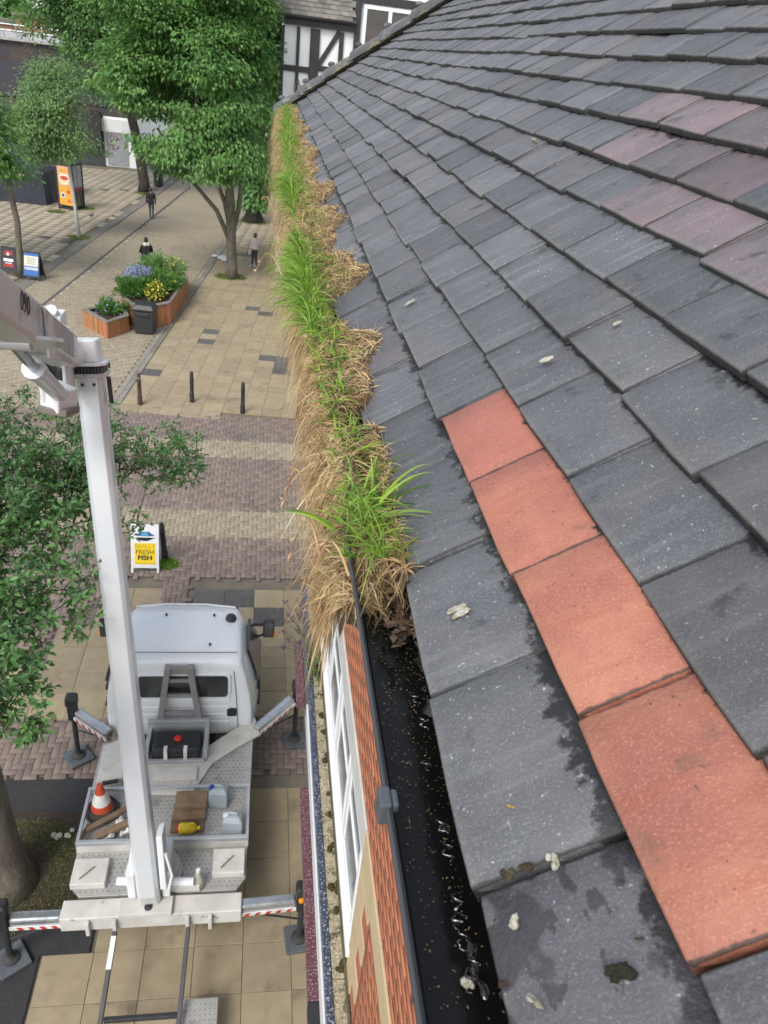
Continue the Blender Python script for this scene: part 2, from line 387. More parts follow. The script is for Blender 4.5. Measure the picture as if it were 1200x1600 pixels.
m_leafd = mat('leaf_dark', (.16, .31, .085), (.085, .2, .06), .8, .5, rnd=.4, island=True, transl=.4)
m_leafl = mat('leaf_light', (.26, .40, .15), (.17, .29, .11), .8, .55, rnd=.3, island=True, transl=.42)
m_leafn = mat('leaf_near', (.115, .24, .065), (.06, .155, .045), 2.5, .42, rnd=.42, island=True, transl=.28)
m_bark = mat('bark', (.17, .145, .11), (.09, .078, .06), 6, .9, .8, 22, dirt=(.12, .12, .06), dscale=2, stretch=(1, 1, .35))
m_barkd = mat('dark_bark', (.055, .045, .036), (.03, .026, .022), 6, .9, .8, 22, stretch=(1, 1, .35))
m_birch = mat('birch_bark', (.6, .58, .53), (.5, .48, .43), 4, .8, .3, 20, dirt=(.15, .13, .11), dscale=6, damt=(.62, .7))
m_grass = mat('green_blade', (.27, .41, .05), (.12, .26, .03), 34, .45, rnd=.45, island=True, transl=.35)
m_straw = mat('dry_blade', (.60, .46, .25), (.30, .18, .075), 26, .7, rnd=.4, island=True, transl=.25)
m_wood = mat('cedar_board', (.42, .18, .075), (.29, .12, .05), 4, .65, .2, 30, rnd=.22, stretch=(6, 6, .6))
m_gwood = mat('weathered_timber', (.22, .19, .16), (.15, .13, .11), 5, .85, .3, 40, rnd=.12)
m_plank = mat('dirty_plank', (.22, .15, .09), (.15, .10, .06), 6, .8, .3, 40, rnd=.15)

def srand(a, b): return random.uniform(a, b)

# ================================================================== THE TILED BUILDING
EX, EZ, TH = .141, 9.36, math.radians(38.5)          # eaves tile edge (x, z), roof pitch
YA, YB = -1.2, 7.35                                   # roof runs from behind the lens to the hip corner
XW = .75                                              # face of the brick wall, well back under the eaves
bld = thing('tiled_brick_building', 'brick building with grey tiled hipped roof, brick wall and shop ledge beside the truck', 'building', (3., 3., 0))
COURSE = [2.05, 3.22, 4.23, 5.28]
while len(COURSE) < 46: COURSE.append(COURSE[-1]+1.035)
GS = .0864
def roof_pt(u, y, h=0.):                              # u: metres up the slope from x=0
    return Vector((u*math.cos(TH)-h*math.sin(TH), y, EZ+(u-2.05*GS)*math.sin(TH)+h*math.cos(TH)))
ROFF = EX-2.05*GS*math.cos(TH)
def rp(u, y, h=0.): v = roof_pt(u, y, h); v.x += ROFF; return v
UT = COURSE[-1]*GS
dm = MB()
# boarding under the tiles, both slopes of the hip
c0 = rp(2.3*GS, YA, -.05); c1 = rp(2.3*GS, YB-.05, -.05); t0 = rp(UT, YA, -.05)
run = t0.x-c0.x
t1 = Vector((t0.x, c1.y-run, t0.z)); e1 = Vector((c0.x+2*run, c1.y, c0.z)); r2 = Vector((c0.x+2*run, YA, c0.z))
dm.poly([c0, c1, t1, t0]); dm.poly([c1, e1, t1]); dm.poly([t0, t1, e1, r2])
m_deck = mat('roof_boarding', (.03, .028, .026), (.02, .02, .02), 8, .9)
roof = dm.build('roof', m_deck, bld)

TW, TL, TT = .1664, .185, .0125
SS = np.array([-1, -.985, -.5, 0, .5, .985, 1.])
def tile_geo(seed):
    r = np.random.default_rng(seed); wob = r.normal(size=(7,))*.0004; wz = r.normal(size=(7,))*.0003; skew = r.normal()*.0009
    V = []; UV = []
    for (yy, zz) in ((0, -TT), (0, -.0018), (.0016, -.0001), (.05, 0), (TL, 0)):
        for i, s in enumerate(SS):
            edge = -.0012 if abs(s) == 1 and zz > -.005 else 0
            V.append((s*TW/2, yy+(wob[i]+skew*s if yy < .02 else 0)+(abs(s)**40*.0012 if yy < .02 else 0), zz+edge-.0007*s*s+(wz[i] if yy < .06 and zz > -.01 else 0)))
            UV.append(((s+1)/2, yy/.09 if zz > -.01 else -.3))
    F = []
    for rr in range(4):
        for i in range(6): a = rr*7+i; F.append((a, a+1, a+8, a+7))
    n = len(V)
    for s in (0, 6):
        V += [(SS[s]*TW/2, TL, -TT)]; UV += [(.5, 2.)]
    F2 = [(0, 7, 14, 21, 28, n), (6, n+1, 34, 27, 20, 13)]
    return np.array(V), [np.array(F), np.array(F2)], np.array(UV)
greys = [(0, (.092, .094, .101)), (.3, (.078, .081, .089)), (.52, (.10, .10, .105)), (.72, (.11, .105, .110)), (.9, (.125, .109, .113)), (.975, (.145, .113, .119))]
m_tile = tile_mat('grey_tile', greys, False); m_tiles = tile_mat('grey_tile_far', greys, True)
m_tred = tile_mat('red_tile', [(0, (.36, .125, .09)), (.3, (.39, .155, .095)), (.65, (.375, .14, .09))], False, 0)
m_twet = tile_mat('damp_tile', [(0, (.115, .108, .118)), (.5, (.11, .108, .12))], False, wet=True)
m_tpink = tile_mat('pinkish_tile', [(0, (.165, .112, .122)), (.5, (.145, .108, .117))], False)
GEO = [tile_geo(100+i) for i in range(6)]
TME = {}
for key, mm in (('g', m_tile), ('r', m_tred), ('p', m_tpink), ('w', m_twet)):
    TME[key] = [mesh_np('roof_tile', V, F, mm, uv=UV) for V, F, UV in GEO]
ALL = []
TILT = math.radians(7.6)
for k, cu in enumerate(COURSE):
    ph = .11 if k % 2 == 0 else .022
    u = cu*GS; p0 = rp(u, 0); yend = YB-(p0.x-EX)
    j = int((YA-ph)/.17)-1
    rowj = 0
    while True:
        yc = ph+.17*j+.085; j += 1
        if yc < YA: continue
        if yc > yend+.02: break
        wave = .006*math.sin(yc*1.9+k*.4)+.004*math.sin(yc*4.3+k)
        du = random.gauss(0, .0012)+(random.choice((0, 0, 0, 0, -.004, .003)) if k > 0 else random.gauss(0, .0005))
        h = random.gauss(0, .0013)+wave*.35
        p = rp(u+du, yc+random.gauss(0, .0007), h)
        a = TH-TILT+random.gauss(0, .006); rollr = random.gauss(0, .006); yaw = random.gauss(0, .004)
        R = rotmat((0, -1, 0), (math.cos(a), 0, math.sin(a)), (-math.sin(a), 0, math.cos(a))) @ Matrix.Rotation(yaw, 3, 'Z') @ Matrix.Rotation(rollr, 3, 'Y')
        key = 'g'
        if k == 1 and .19 < yc < .88: key = 'r'
        elif k in (5, 6, 7) and .62+.15*(k-5) < yc < 1.3+.12*(k-5) and random.random() < .62: key = 'p'
        elif k == 0 and .02 < yc < .30: key = 'w'
        d = (p-Vector((0, 0, CZ))); q = RB.T @ np.array(d); vis = False
        if q[2] > .05:
            sx, sy = 600+FPX*q[0]/q[2], 800+FPX*q[1]/q[2]; vis = -80 < sx < 1280 and -60 < sy < 1720
        ALL.append((d.length if vis or key == 'r' else 1e3+d.length, p, R, key))
ALL.sort(key=lambda t: t[0])
for i, (d, p, R, key) in enumerate(ALL[:300]):
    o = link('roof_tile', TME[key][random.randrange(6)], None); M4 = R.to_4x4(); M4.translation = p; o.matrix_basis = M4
    attach(o, roof)
    if key == 'r': o['label'] = 'orange-red replacement tile among grey ones'
Vs = []; Fq = []; Fn = []; Us = []; n = 0
for d, p, R, key in ALL[300:]:
    V, F, UV = GEO[random.randrange(6)]; Vs.append(V @ np.array(R).T+np.array(p)); Us.append(UV); Fq.append(F[0]+n); Fn.append(F[1]+n); n += len(V)
# the hip-end slope beyond the hip gets its courses too
for k, cu in enumerate(COURSE[:30]):
    u = cu*GS; p0 = rp(u, 0); x = p0.x+.1
    while x < p0.x+1.6:
        a = TH-TILT; R = rotmat((1, 0, 0), (0, -math.cos(a), math.sin(a)), (0, math.sin(a), math.cos(a)))
        V, F, UV = GEO[random.randrange(6)]; Vs.append(V @ np.array(R).T+np.array((x, YB-(p0.x-EX)+.04, p0.z))); Us.append(UV); Fq.append(F[0]+n); Fn.append(F[1]+n); n += len(V); x += .17
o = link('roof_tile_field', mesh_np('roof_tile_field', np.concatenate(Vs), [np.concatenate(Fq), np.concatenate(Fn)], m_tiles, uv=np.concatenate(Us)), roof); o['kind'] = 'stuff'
# hip tiles bedded in mortar
m_hip = mat('hip_tile', (.10, .105, .11), (.07, .072, .075), 8, .75, .4, 60, rnd=.2, dirt=(.2, .2, .17), dscale=14, damt=(.52, .64))
m_mort = mat('mortar', (.22, .19, .14), (.12, .11, .07), 20, .95, .9, 60)
hd = Vector((1, -1, math.tan(TH))).normalized(); hs_ = Vector((1, 1, 0)).normalized(); hn = hs_.cross(hd)
if hn.z < 0: hn = -hn
hb = rp(2.05*GS, YB, .0)
prof = [(math.cos(t), math.sin(t)) for t in np.linspace(-.15, math.pi+.15, 11)]
def hip_ring(p, r, t):
    o_ = [p+hs_*(c*r)+hn*(s*r*.62-.02) for c, s in prof]; i_ = [p+hs_*(c*(r-t))+hn*(s*(r-t)*.62-.02) for c, s in prof][::-1]
    return o_+i_
for i in range(15):
    mb = MB(); a = hb+hd*(i*.3-.05)+hn*srand(-.004, .004); b = hb+hd*(i*.3+.27)
    mb.loft([hip_ring(a+hn*.012, .122, .016), hip_ring(a+hd*.015+hn*.012, .124, .016), hip_ring(b, .112, .016)])
    mb.build('hip_tile', m_hip, roof, auto=True)
    hk = MB(); hk.lathe(a+hd*.02+hn*.075, [(.02, 0), (.03, .012), (.024, .03), (.008, .036)], 10); hk.build('hip_knob', m_hip, roof, smooth=True)
mv = MB(); pts = []
for i in range(90):
    p = hb+hd*(i*.05); s = srand(.09, .135); h = srand(.0, .03)
    pts.append([p-hs_*s+hn*(-.03), p-hs_*(s-.015)+hn*(h-.01), p+hn*.03, p+hs_*s+hn*(-.03)])
mv.loft(pts); mv.build('mortar_bedding', m_mort, roof)

# fascia, soffit, wall
m_fas = mat('fascia_paint', (.05, .05, .052), None, 6, .6)
mb = MB(); mb.bx((.215, YA, 9.17), (.24, YB-.06, 9.36)); mb.build('fascia_board', m_fas, bld)
mb = MB(); mb.bx((.243, YA, 9.17), (XW+.02, YB-.06, 9.19)); mb.build('soffit_board', m_white, bld)
m_brick = mat('orange_brick', (.42, .15, .075), (.35, .12, .06), 5, .8, .25, 50, rnd=.12, island=True, dirt=(.2, .08, .04), dscale=7, damt=(.58, .72))
m_bmort = mat('brick_mortar', (.17, .10, .07), (.12, .075, .055), 14, .95, .4)
m_stone = mat('buff_stone', (.52, .40, .24), (.45, .34, .20), 3, .8, .2, 40, rnd=.08)
m_lint = mat('pale_lintel', (.58, .57, .54), (.5, .48, .45), 4, .7, .15)
WY0, WY1 = 3.15, 6.6                                  # window opening along the wall
Z_L1, Z_L0, Z_S = 5.62, 5.36, 4.28                    # lintel top and bottom, sill
wall = MB()
for a, b in (((XW+.02, YA, 4.), (3., WY0, 9.2)), ((XW+.02, WY1, 4.), (3., YB-.35, 9.2)), ((XW+.02, WY0, Z_L0), (3., WY1, 9.2)), ((XW+.02, WY0, 4.), (3., WY1, Z_S)), ((XW+.22, WY0, Z_S), (3., WY1, Z_L0))): wall.bx(a, b)
wl = wall.build('wall', m_bmort, bld)
# running-bond brick faces, each brick proud of the mortar
bv = []; bf = []; n = 0
def brickwork(z0, z1, y0, y1):
    global n
    z = z0; r = 0
    while z+.065 <= z1+.001:
        y = y0-(.1125 if r % 2 else 0)
        while y < y1:
            ya, yb = max(y, y0)+.002, min(y+.215, y1)-.002
            if yb-ya > .03:
                dx = random.gauss(0, .0009); x0, x1 = XW+dx-.004, XW+.03
                for X in (x0, x1):
                    for (yy, zz) in ((ya, z), (yb, z), (yb, z+.065), (ya, z+.065)): bv.append((X, yy, zz))
                k = n; bf.extend([(k, k+3, k+2, k+1), (k+3, k+7, k+6, k+2), (k, k+1, k+5, k+4), (k, k+4, k+7, k+3), (k+1, k+2, k+6, k+5)]); n += 8
            y += .225
        z += .075; r += 1
brickwork(Z_L1, 9.17, YA, YB-.36)
brickwork(4.06, Z_L0, YA, WY0-.42); brickwork(4.06, Z_L0, WY1+.42, YB-.36)
o = link('brick_facing', mesh_np('brick_facing', bv, np.array(bf), m_brick), wl); o['kind'] = 'stuff'
# string course of buff stone that becomes the pale lintel over the windows
for y0, y1, mm, nm in ((YA, .9, m_stone, 'string_course'), (.9, WY0-.02, m_stone, 'string_course'), (WY0-.02, 4.9, m_lint, 'window_lintel'), (4.9, WY1+.02, m_lint, 'window_lintel'), (WY1+.02, YB-.36, m_stone, 'string_course')):
    mb = MB(); mb.bx((XW-.018, y0+.003, Z_L0), (XW+.06, y1-.003, Z_L1)); mb.build(nm, mm, bld, bevel=.006)
# toothed stone quoins at the window jamb
z = 4.08; k = 0
while z < Z_L0-.05:
    zz = min(z+.225, Z_L0-.004); w = .40 if k % 2 else .22
    for (ya, yb) in ((WY0-w, WY0), (WY1, WY1+w)):
        mb = MB(); mb.bx((XW-.012, ya, z), (XW+.05, yb, zz-.005)); mb.build('quoin_stone', m_stone, bld, bevel=.005)
    if k % 2 == 0:
        for ya, yb in ((WY0-.42, WY0-.225), (WY1+.225, WY1+.42)):
            for q in range(3):
                mb = MB(); mb.bx((XW-.003, ya, z+q*.075), (XW+.04, yb, z+q*.075+.065)); mb.build('jamb_brick', m_brick, bld)
    z += .225; k += 1
# white framed windows
m_upvc = mat('white_window_frame', (.8, .81, .82), (.76, .77, .78), 3, .35)
m_pane = mat('window_pane', (.05, .06, .065), (.08, .09, .09), 1.5, .1, spec=1.)
ww = (WY1-WY0)/2
for i in range(2):
    y0 = WY0+i*ww; y1 = y0+ww
    f = MB()
    for a, b in (((y0+.004, Z_S+.03), (y0+.075, Z_L0-.002)), ((y1-.075, Z_S+.03), (y1-.004, Z_L0-.002)), ((y0+.078, Z_S+.03), (y1-.078, Z_S+.11)), ((y0+.078, Z_L0-.08), (y1-.078, Z_L0-.002)), ((y0+ww*.5-.045, Z_S+.113), (y0+ww*.5+.045, Z_L0-.083))):
        f.bx((XW+.004, a[0], a[1]), (XW+.1, b[0], b[1]))
    fr = f.build('window', m_upvc, bld, bevel=.006)
    for s in range(2):
        ya = y0+.08+s*(ww*.5-.03); yb = ya+ww*.5-.12; c = MB()
        for a, b in (((ya, Z_S+.115), (ya+.05, Z_L0-.085)), ((yb-.05, Z_S+.115), (yb, Z_L0-.085)), ((ya+.052, Z_S+.115), (yb-.052, Z_S+.165)), ((ya+.052, Z_L0-.135), (yb-.052, Z_L0-.085)), ((ya+.052, Z_L0-.42), (yb-.052, Z_L0-.375))):
            c.bx((XW-.002, a[0], a[1]), (XW+.07, b[0], b[1]))
        c.build('casement', m_upvc, fr, bevel=.005)
        g = MB(); g.bx((XW+.010, ya+.04, Z_S+.15), (XW+.02, yb-.04, Z_L0-.12)); g.build('pane', m_pane, fr)
mb = MB(); mb.bx((XW-.035, WY0-.05, Z_S-.04), (XW+.1, WY1+.05, Z_S+.028)); mb.build('window_sill', m_upvc, bld, bevel=.01)
# mossy ledge over the shop fronts: pebbly top, mosaic edge, white drip, fascia below
m_led = mat('pebbly_ledge', (.46, .40, .27), (.33, .28, .18), 25, .9, .9, 55, dirt=(.12, .105, .06), dscale=11, damt=(.5, .62), speck=(.6, .56, .45), sscale=60, samt=.6)
m_blu = mat('blue_mosaic', (.055, .07, .11), (.03, .04, .065), 60, .35, .2, 120, speck=(.36, .38, .42), sscale=75, samt=.58)
m_rmo = mat('red_mosaic', (.15, .045, .055), (.09, .035, .045), 60, .4, .2, 120, speck=(.30, .26, .28), sscale=60, samt=.56)
m_mud = mat('ledge_back', (.14, .115, .06), (.09, .075, .04), 15, .95, .5)
y = YA; 
while y < 7.9:
    y2 = min(y+srand(.55, .8), 7.9); mb = MB(); mb.bx((.636, y+.003, 3.86), (XW+.018, y2-.003, 4.03+srand(-.004, .004))); mb.build('ledge_slab', m_led, bld, bevel=.006); y = y2
mb = MB(); mb.bx((XW-.028, YA, 4.036), (XW-.0125, YB-.36, 4.065)); mb.build('ledge_flashing', m_mud, bld)
mb = MB(); mb.bx((.578, YA, 3.80), (.634, 7.9, 4.036)); mb.build('mosaic_edge', m_blu, bld, bevel=.004)
mb = MB(); mb.bx((.560, 2.2, 3.74), (.576, 5.9, 3.955)); mb.build('drip_trim', m_white, bld)
for a, b in ((3.45, 5.62), (6.9, 8.0)):
    mb = MB(); mb.bx((.535, a, 2.9), (.634, b, 3.02)); mb.build('red_mosaic_canopy', m_rmo, bld, bevel=.004)
mb = MB(); mb.bx((.53, 2.2, 2.88), (.634, 3.44, 3.01)); mb.build('canopy_cover', m_dkm, bld)
m_shop = mat('shopfront_grey', (.16, .165, .17), (.12, .125, .13), 5, .6)
mb = MB(); mb.bx((.64, YA, 2.7), (1.3, 7.9, 3.855)); mb.build('shop_fascia', m_shop, bld)
mb = MB(); mb.bx((1.12, YA, 0), (1.3, 7.9, 2.698)); sf = mb.build('shopfront', m_shop, bld)
for i in range(5):
    g = MB(); g.bx((1.1, YA+.2+i*1.8, .5), (1.118, YA+1.8+i*1.8, 2.5)); g.build('shop_pane', m_pane, sf)

# ---- gutter
m_gut = mat('gutter_plastic', (.045, .047, .05), (.06, .062, .066), 9, .4, dirt=(.12, .11, .09), dscale=14, damt=(.6, .75))
GX, GZ, GR = .155, 9.345, .058
gp = []
for i in range(17):
    t = math.pi+math.pi*i/16; gp.append((GX+GR*math.cos(t), GZ+GR*math.sin(t)))
gi = [(GX+(GR-.003)*math.cos(math.pi+math.pi*i/16), GZ+(GR-.003)*math.sin(math.pi+math.pi*i/16)) for i in range(17)][::-1]
def gring(y): return [Vector((x, y, z)) for x, z in gp+gi]
mb = MB(); mb.loft([gring(y) for y in np.linspace(YA, YB+.02, 24)]); gut = mb.build('gutter', m_gut, bld, auto=True)
mb = MB(); mb.tube([(GX-GR, y, GZ+.001) for y in np.linspace(YA, YB, 12)], .0021, 8); mb.build('gutter_lip', m_gut, gut, smooth=True)
m_clip = mat('grey_clip', (.085, .095, .11), (.07, .08, .09), 9, .35)
yc = at(606, 1250, GZ).y
mb = MB(); mb.bx((GX-GR-.006, yc-.009, GZ-.016), (GX-GR+.003, yc+.009, GZ+.005)); mb.bx((GX-GR+.0033, yc-.007, GZ-.006), (GX-GR+.0085, yc+.008, GZ+.0025)); mb.build('gutter_clip', m_clip, gut, bevel=.0018)
# standing rainwater over black silt
m_wat = mat('rainwater', (.004, .004, .004), (.006, .006, .005), 8, .12, .06, 35, spec=.3)
m_silt = mat('black_silt', (.010, .009, .007), (.018, .014, .009), 40, .3, .8, 160, coat=.9, speck=(.12, .08, .04), sscale=260, samt=.66)
WZ = GZ-.026
xs = math.sqrt((GR-.004)**2-.026**2)
mb = MB(); ny = 40
ys = np.linspace(YA, .72, ny); 
mb.poly([Vector((GX-xs, YA, WZ)), Vector((GX+xs, YA, WZ)), Vector((GX+xs, .72, WZ)), Vector((GX-xs, .72, WZ))])
o = mb.build('rainwater', m_wat); tag(o, kind='structure')
nx_, ny_ = 26, 420; V = []; 
for j in range(ny_):
    yy = YA+(.76-YA)*j/(ny_-1)
    for i in range(nx_):
        q = i/(nx_-1); xx = GX-xs+2*xs*q
        hgt = (q-.38)*.032+.02*noise.noise(Vector((xx*60, yy*28, 1)))+.008*noise.noise(Vector((xx*160, yy*110, 4)))-.008
        hgt += max(0, (yy-.42))*.055*(.6+.6*noise.noise(Vector((xx*40, yy*30, 9))))
        V.append((xx, yy, WZ+hgt))
F = [(j*nx_+i, j*nx_+i+1, (j+1)*nx_+i+1, (j+1)*nx_+i) for j in range(ny_-1) for i in range(nx_-1)]
o = link('gutter_silt', mesh_np('gutter_silt', V, np.array(F), m_silt, True)); tag(o, 'wet black silt lying in the open gutter', 'silt', kind='stuff')
# curled skins of water where the silt breaks the surface
m_men = mat('water_skin', (.006, .006, .006), None, 8, .05, spec=1., coat=1.); rk = random.Random(12); par_w = bpy.data.objects['rainwater']
for (px, py, L, k) in ((735, 1530, .02, 1), (722, 1470, .022, 2), (718, 1415, .02, 3), (700, 1330, .018, 4), (692, 1290, .015, 5), (668, 1195, .014, 6), (662, 1130, .016, 7), (650, 1095, .014, 8), (712, 1440, .012, 9), (738, 1500, .014, 10)):
    q = at(px, py, WZ); pts = []; ph = rk.uniform(0, 6)
    for i in range(15):
        t_ = i/14-.5; pts.append((q.x+.0035*math.sin(ph+i*.9)+.002*rk.uniform(-1, 1), q.y+t_*L, WZ+.0004+.0004*math.sin(i*1.3)))
    mb = MB(); mb.tube(pts, [.0003+.0011*abs(math.sin(ph+i*.7))*math.sin(math.pi*(i+.5)/15) for i in range(15)], 8); mb.build('water_skin', m_men, par_w, smooth=True)
# straw grit floating on the water
rg = np.random.default_rng(5); ng = 2400
gy = .18+.6*rg.random(ng)**.5; gx = GX-xs+2*xs*rg.random(ng)
V, F = leaf_arrays(np.stack([gx, gy, np.full(ng, WZ+.0015)+.006*np.maximum(0, gx-GX)/.05+.05*np.maximum(0, gy-.45)*rg.random(ng)], 1), unit(rg.normal(size=(ng, 3))*np.array([1, 1, .15])), np.tile([[0, 0, 1.]], (ng, 1)), .0006+.0026*rg.random(ng)**4, .0004+.0004*rg.random(ng))
m_grit = mat('straw_grit', (.30, .22, .11), (.2, .14, .07), 40, .8, rnd=.4, island=True)
o = link('floating_grit', mesh_np('floating_grit', V, F, m_grit)); tag(o, 'pale grit and straw specks floating on gutter water', 'grit', kind='stuff')

# ================================================================== GRASS GROWING IN THE GUTTER
rg = np.random.default_rng(21)
m_thatch = mat('thatch_mat', (.20, .145, .075), (.11, .08, .045), 45, .95, 1., 90, dirt=(.05, .04, .028), dscale=22, damt=(.48, .6))
def xr_of(y):                                          # how far the mat creeps over the tiles
    if y < .95: return .150+.03*max(0, y-.62)
    base = .158+.022*math.sin(y*5.1+.6)+.016*math.sin(y*11.7)+.012*math.sin(y*31)
    if y > 1.6: base += .045
    for c in (1.52, 2.62, 5.2, 6.2):
        base -= .05*math.exp(-((y-c)/.1)**2)
    return min(base, .232)
V = []; ny_, nx_ = 520, 22
for j in range(ny_):
    y = .60+(7.33-.60)*(j/(ny_-1))**1.6; xl = GX-GR-.012; xr = xr_of(y)
    grow = min(1, (y-.6)/.22)
    for i in range(nx_):
        q = i/(nx_-1); x = xl+(xr-xl)*q
        zt = GZ-.03+.055*grow*math.sin(math.pi*min(1, q*1.15+.12))**.6
        roofz = EZ+max(0, (x-EX))*math.tan(TH-.13)
        zt += .012*noise.noise(Vector((x*45, y*35, 3)))+.008*noise.noise(Vector((x*120, y*90, 8)))
        if x > EX: zt = max(zt, roofz+.004)+.012*(1-q)
        if q == 1: zt = min(zt, roofz-.002) if x > EX else GZ-.03
        if q == 0: zt = GZ-.05
        V.append((x, y, zt))
F = [(j*nx_+i, j*nx_+i+1, (j+1)*nx_+i+1, (j+1)*nx_+i) for j in range(ny_-1) for i in range(nx_-1)]
MV = np.array(V).reshape(ny_, nx_, 3)
o = link('root_mat', mesh_np('root_mat', V, np.array(F), m_thatch, True)); tag(o, 'matted brown roots and soil filling the gutter', 'root mat', kind='stuff')
def on_mat(y, q):
    j = np.clip((((y-.6)/(7.33-.6))**(1/1.6)*(ny_-1)).astype(int), 0, ny_-1); i = np.clip((q*(nx_-1)).astype(int), 0, nx_-1)
    return MV[j, i]
# straw hanging over the lip
n = 14000; y = .64+6.67*rg.random(n)**1.75
root = on_mat(y, .02+.25*rg.random(n)); root[:, 1] = y
cl = np.floor(y*38+rg.normal(size=n)*.35); ch = np.random.default_rng(3).random((3, 400)); ci = cl.astype(int) % 400
d = unit(np.stack([-.45-.55*ch[0][ci]-.3*rg.random(n), rg.normal(size=n)*.5+(ch[1][ci]-.55)*1.3, .1+.5*rg.random(n)+.3*ch[2][ci]], 1))
L = (.035+.075*rg.random(n)**1.6*(.5+ch[2][ci]))*np.clip(.42+.58*(y-1.1)/1.6, .42, 1.)*np.clip(.55+.45*(y-.65)/.35, .55, 1.)
V1 = blade_arrays(root, d, L, .0011+.0012*rg.random(n)+.00035*y, 1.3+1.5*rg.random(n), 6, rg)
n = 9000; y = .66+6.6*rg.random(n)**1.75; root = on_mat(y, .0+.2*rg.random(n)); root[:, 1] = y; root[:, 2] -= .04*rg.random(n); root[:, 0] -= .012*rg.random(n)
V5 = blade_arrays(root, unit(np.stack([-.35*rg.random(n)-.1, rg.normal(size=n)*.9, rg.normal(size=n)*.7-.1], 1)), .02+.05*rg.random(n)**2, .0010+.0009*rg.random(n)+.0003*y, .2+1.2*rg.random(n), 5, rg)
# straw lying on the mat
n = 22000; y = .62+6.7*rg.random(n)**1.5; q = .1+.9*rg.random(n)**.8; root = on_mat(y, q); root[:, 1] = y
d = unit(np.stack([rg.normal(size=n)*.8-.15, rg.normal(size=n), .15+.3*rg.random(n)], 1))
V2 = blade_arrays(root, d, .012+.04*rg.random(n), .0009+.0007*rg.random(n)+.0003*y, .3+.6*rg.random(n), 4, rg)
n = 2600; y = 1.5+5.8*rg.random(n); root = on_mat(y, .15+.7*rg.random(n)); root[:, 1] = y
V4 = blade_arrays(root, unit(np.stack([rg.normal(size=n)*.7-.1, rg.normal(size=n)*.7, .5+.5*rg.random(n)], 1)), .03+.07*rg.random(n), .0012+.0003*y, .4+.7*rg.random(n), 5, rg)
# fringe that trails down into the open gutter
n = 320; y = .56+.12*rg.random(n); root = np.stack([GX-GR+.01+.085*rg.random(n), y+.05, np.full(n, GZ-.005)+.02*rg.random(n)], 1)
d = unit(np.stack([rg.normal(size=n)*.45, -1-.4*rg.random(n), .05+.25*rg.random(n)], 1))
V3 = blade_arrays(root, d, .015+.06*rg.random(n)**3, .0009+.0006*rg.random(n), .35+.2*rg.random(n), 5, rg)
Vv, Ff = cat([V1, V2, V3, V4, V5])
o = link('dry_grass', mesh_np('dry_grass', Vv, Ff, m_straw)); tag(o, 'straw coloured dead grass hanging over the gutter edge', 'dry grass', kind='stuff')
# living tufts: pixel of the tuft foot, blades, length, spread across / along
tufts = [(585, 800, 190, .075, .016, .045), (560, 770, 90, .055, .012, .04), (548, 868, 40, .03, .008, .03), (535, 690, 45, .04, .014, .05), (565, 690, 22, .05, .014, .03),
         (513, 600, 40, .035, .012, .05), (505, 555, 45, .035, .012, .07), (497, 505, 60, .04, .012, .09), (484, 468, 260, .07, .016, .10), (463, 435, 480, .10, .02, .14), (448, 405, 480, .11, .022, .16), (468, 390, 260, .07, .016, .14),
         (462, 365, 70, .05, .014, .07), (452, 303, 300, .09, .018, .13), (444, 282, 620, .12, .026, .16), (452, 248, 260, .08, .014, .16), (449, 215, 650, .12, .012, .45), (452, 190, 800, .13, .010, .6), (453, 172, 500, .13, .010, .5)]
parts = []
for px, py, n, L, sx, sy in tufts:
    n = int(n*(1.0 if py > 640 else 1.55)); L *= 1.0 if py > 640 else .82
    c = at(px, py, 9.385); r = np.stack([c.x+rg.normal(size=n)*sx, np.clip(c.y+rg.normal(size=n)*sy, .64, 7.32), np.full(n, 9.368)], 1)
    r[:, 0] = np.clip(r[:, 0], .085, .15)
    d = unit(np.stack([rg.normal(size=n)*.8-.08, rg.normal(size=n)*.75, .6+.5*rg.random(n)], 1))
    if 270 < py < 440: d = unit(d+np.array([-.35, -.1, -.1]))
    parts.append(blade_arrays(r, d, L*(.35+1.0*rg.random(n)**1.3), .0012+.001*rg.random(n)+.00018*c.y, .25+.7*rg.random(n), 5, rg))
n = 1500; y = .9+6.4*rg.random(n)**1.2; root = on_mat(y, .2+.45*rg.random(n)); root[:, 1] = y
parts.append(blade_arrays(root, unit(np.stack([rg.normal(size=n)*.6, rg.normal(size=n)*.6, np.ones(n)], 1)), .025+.04*rg.random(n), .002+.0003*y, .3+.4*rg.random(n), 4, rg))
# a few long arching blades of the near tuft, over the tiles and out over the street
for px, py, dx, dy, L in ((600, 770, .9, -.1, .10), (610, 765, .8, .35, .085), (600, 790, 1, -.35, .09), (590, 720, .9, .5, .07), (580, 745, .3, .8, .09), (520, 800, -1, .25, .06), (530, 795, -1, .5, .055), (560, 690, .9, .3, .08)):
    c = at(px, py, 9.39); parts.append(blade_arrays(np.array([[c.x, c.y, 9.372]]*3)+rg.normal(size=(3, 3))*.004, unit(np.array([[dx, dy, .7]]*3)+rg.normal(size=(3, 3))*.15), L*(.8+.5*rg.random(3)), .0035, .45, 7, rg))
Vv, Ff = cat(parts)
o = link('green_grass', mesh_np('green_grass', Vv, Ff, m_grass)); tag(o, 'bright green grass tufts growing along the gutter', 'grass', kind='stuff')
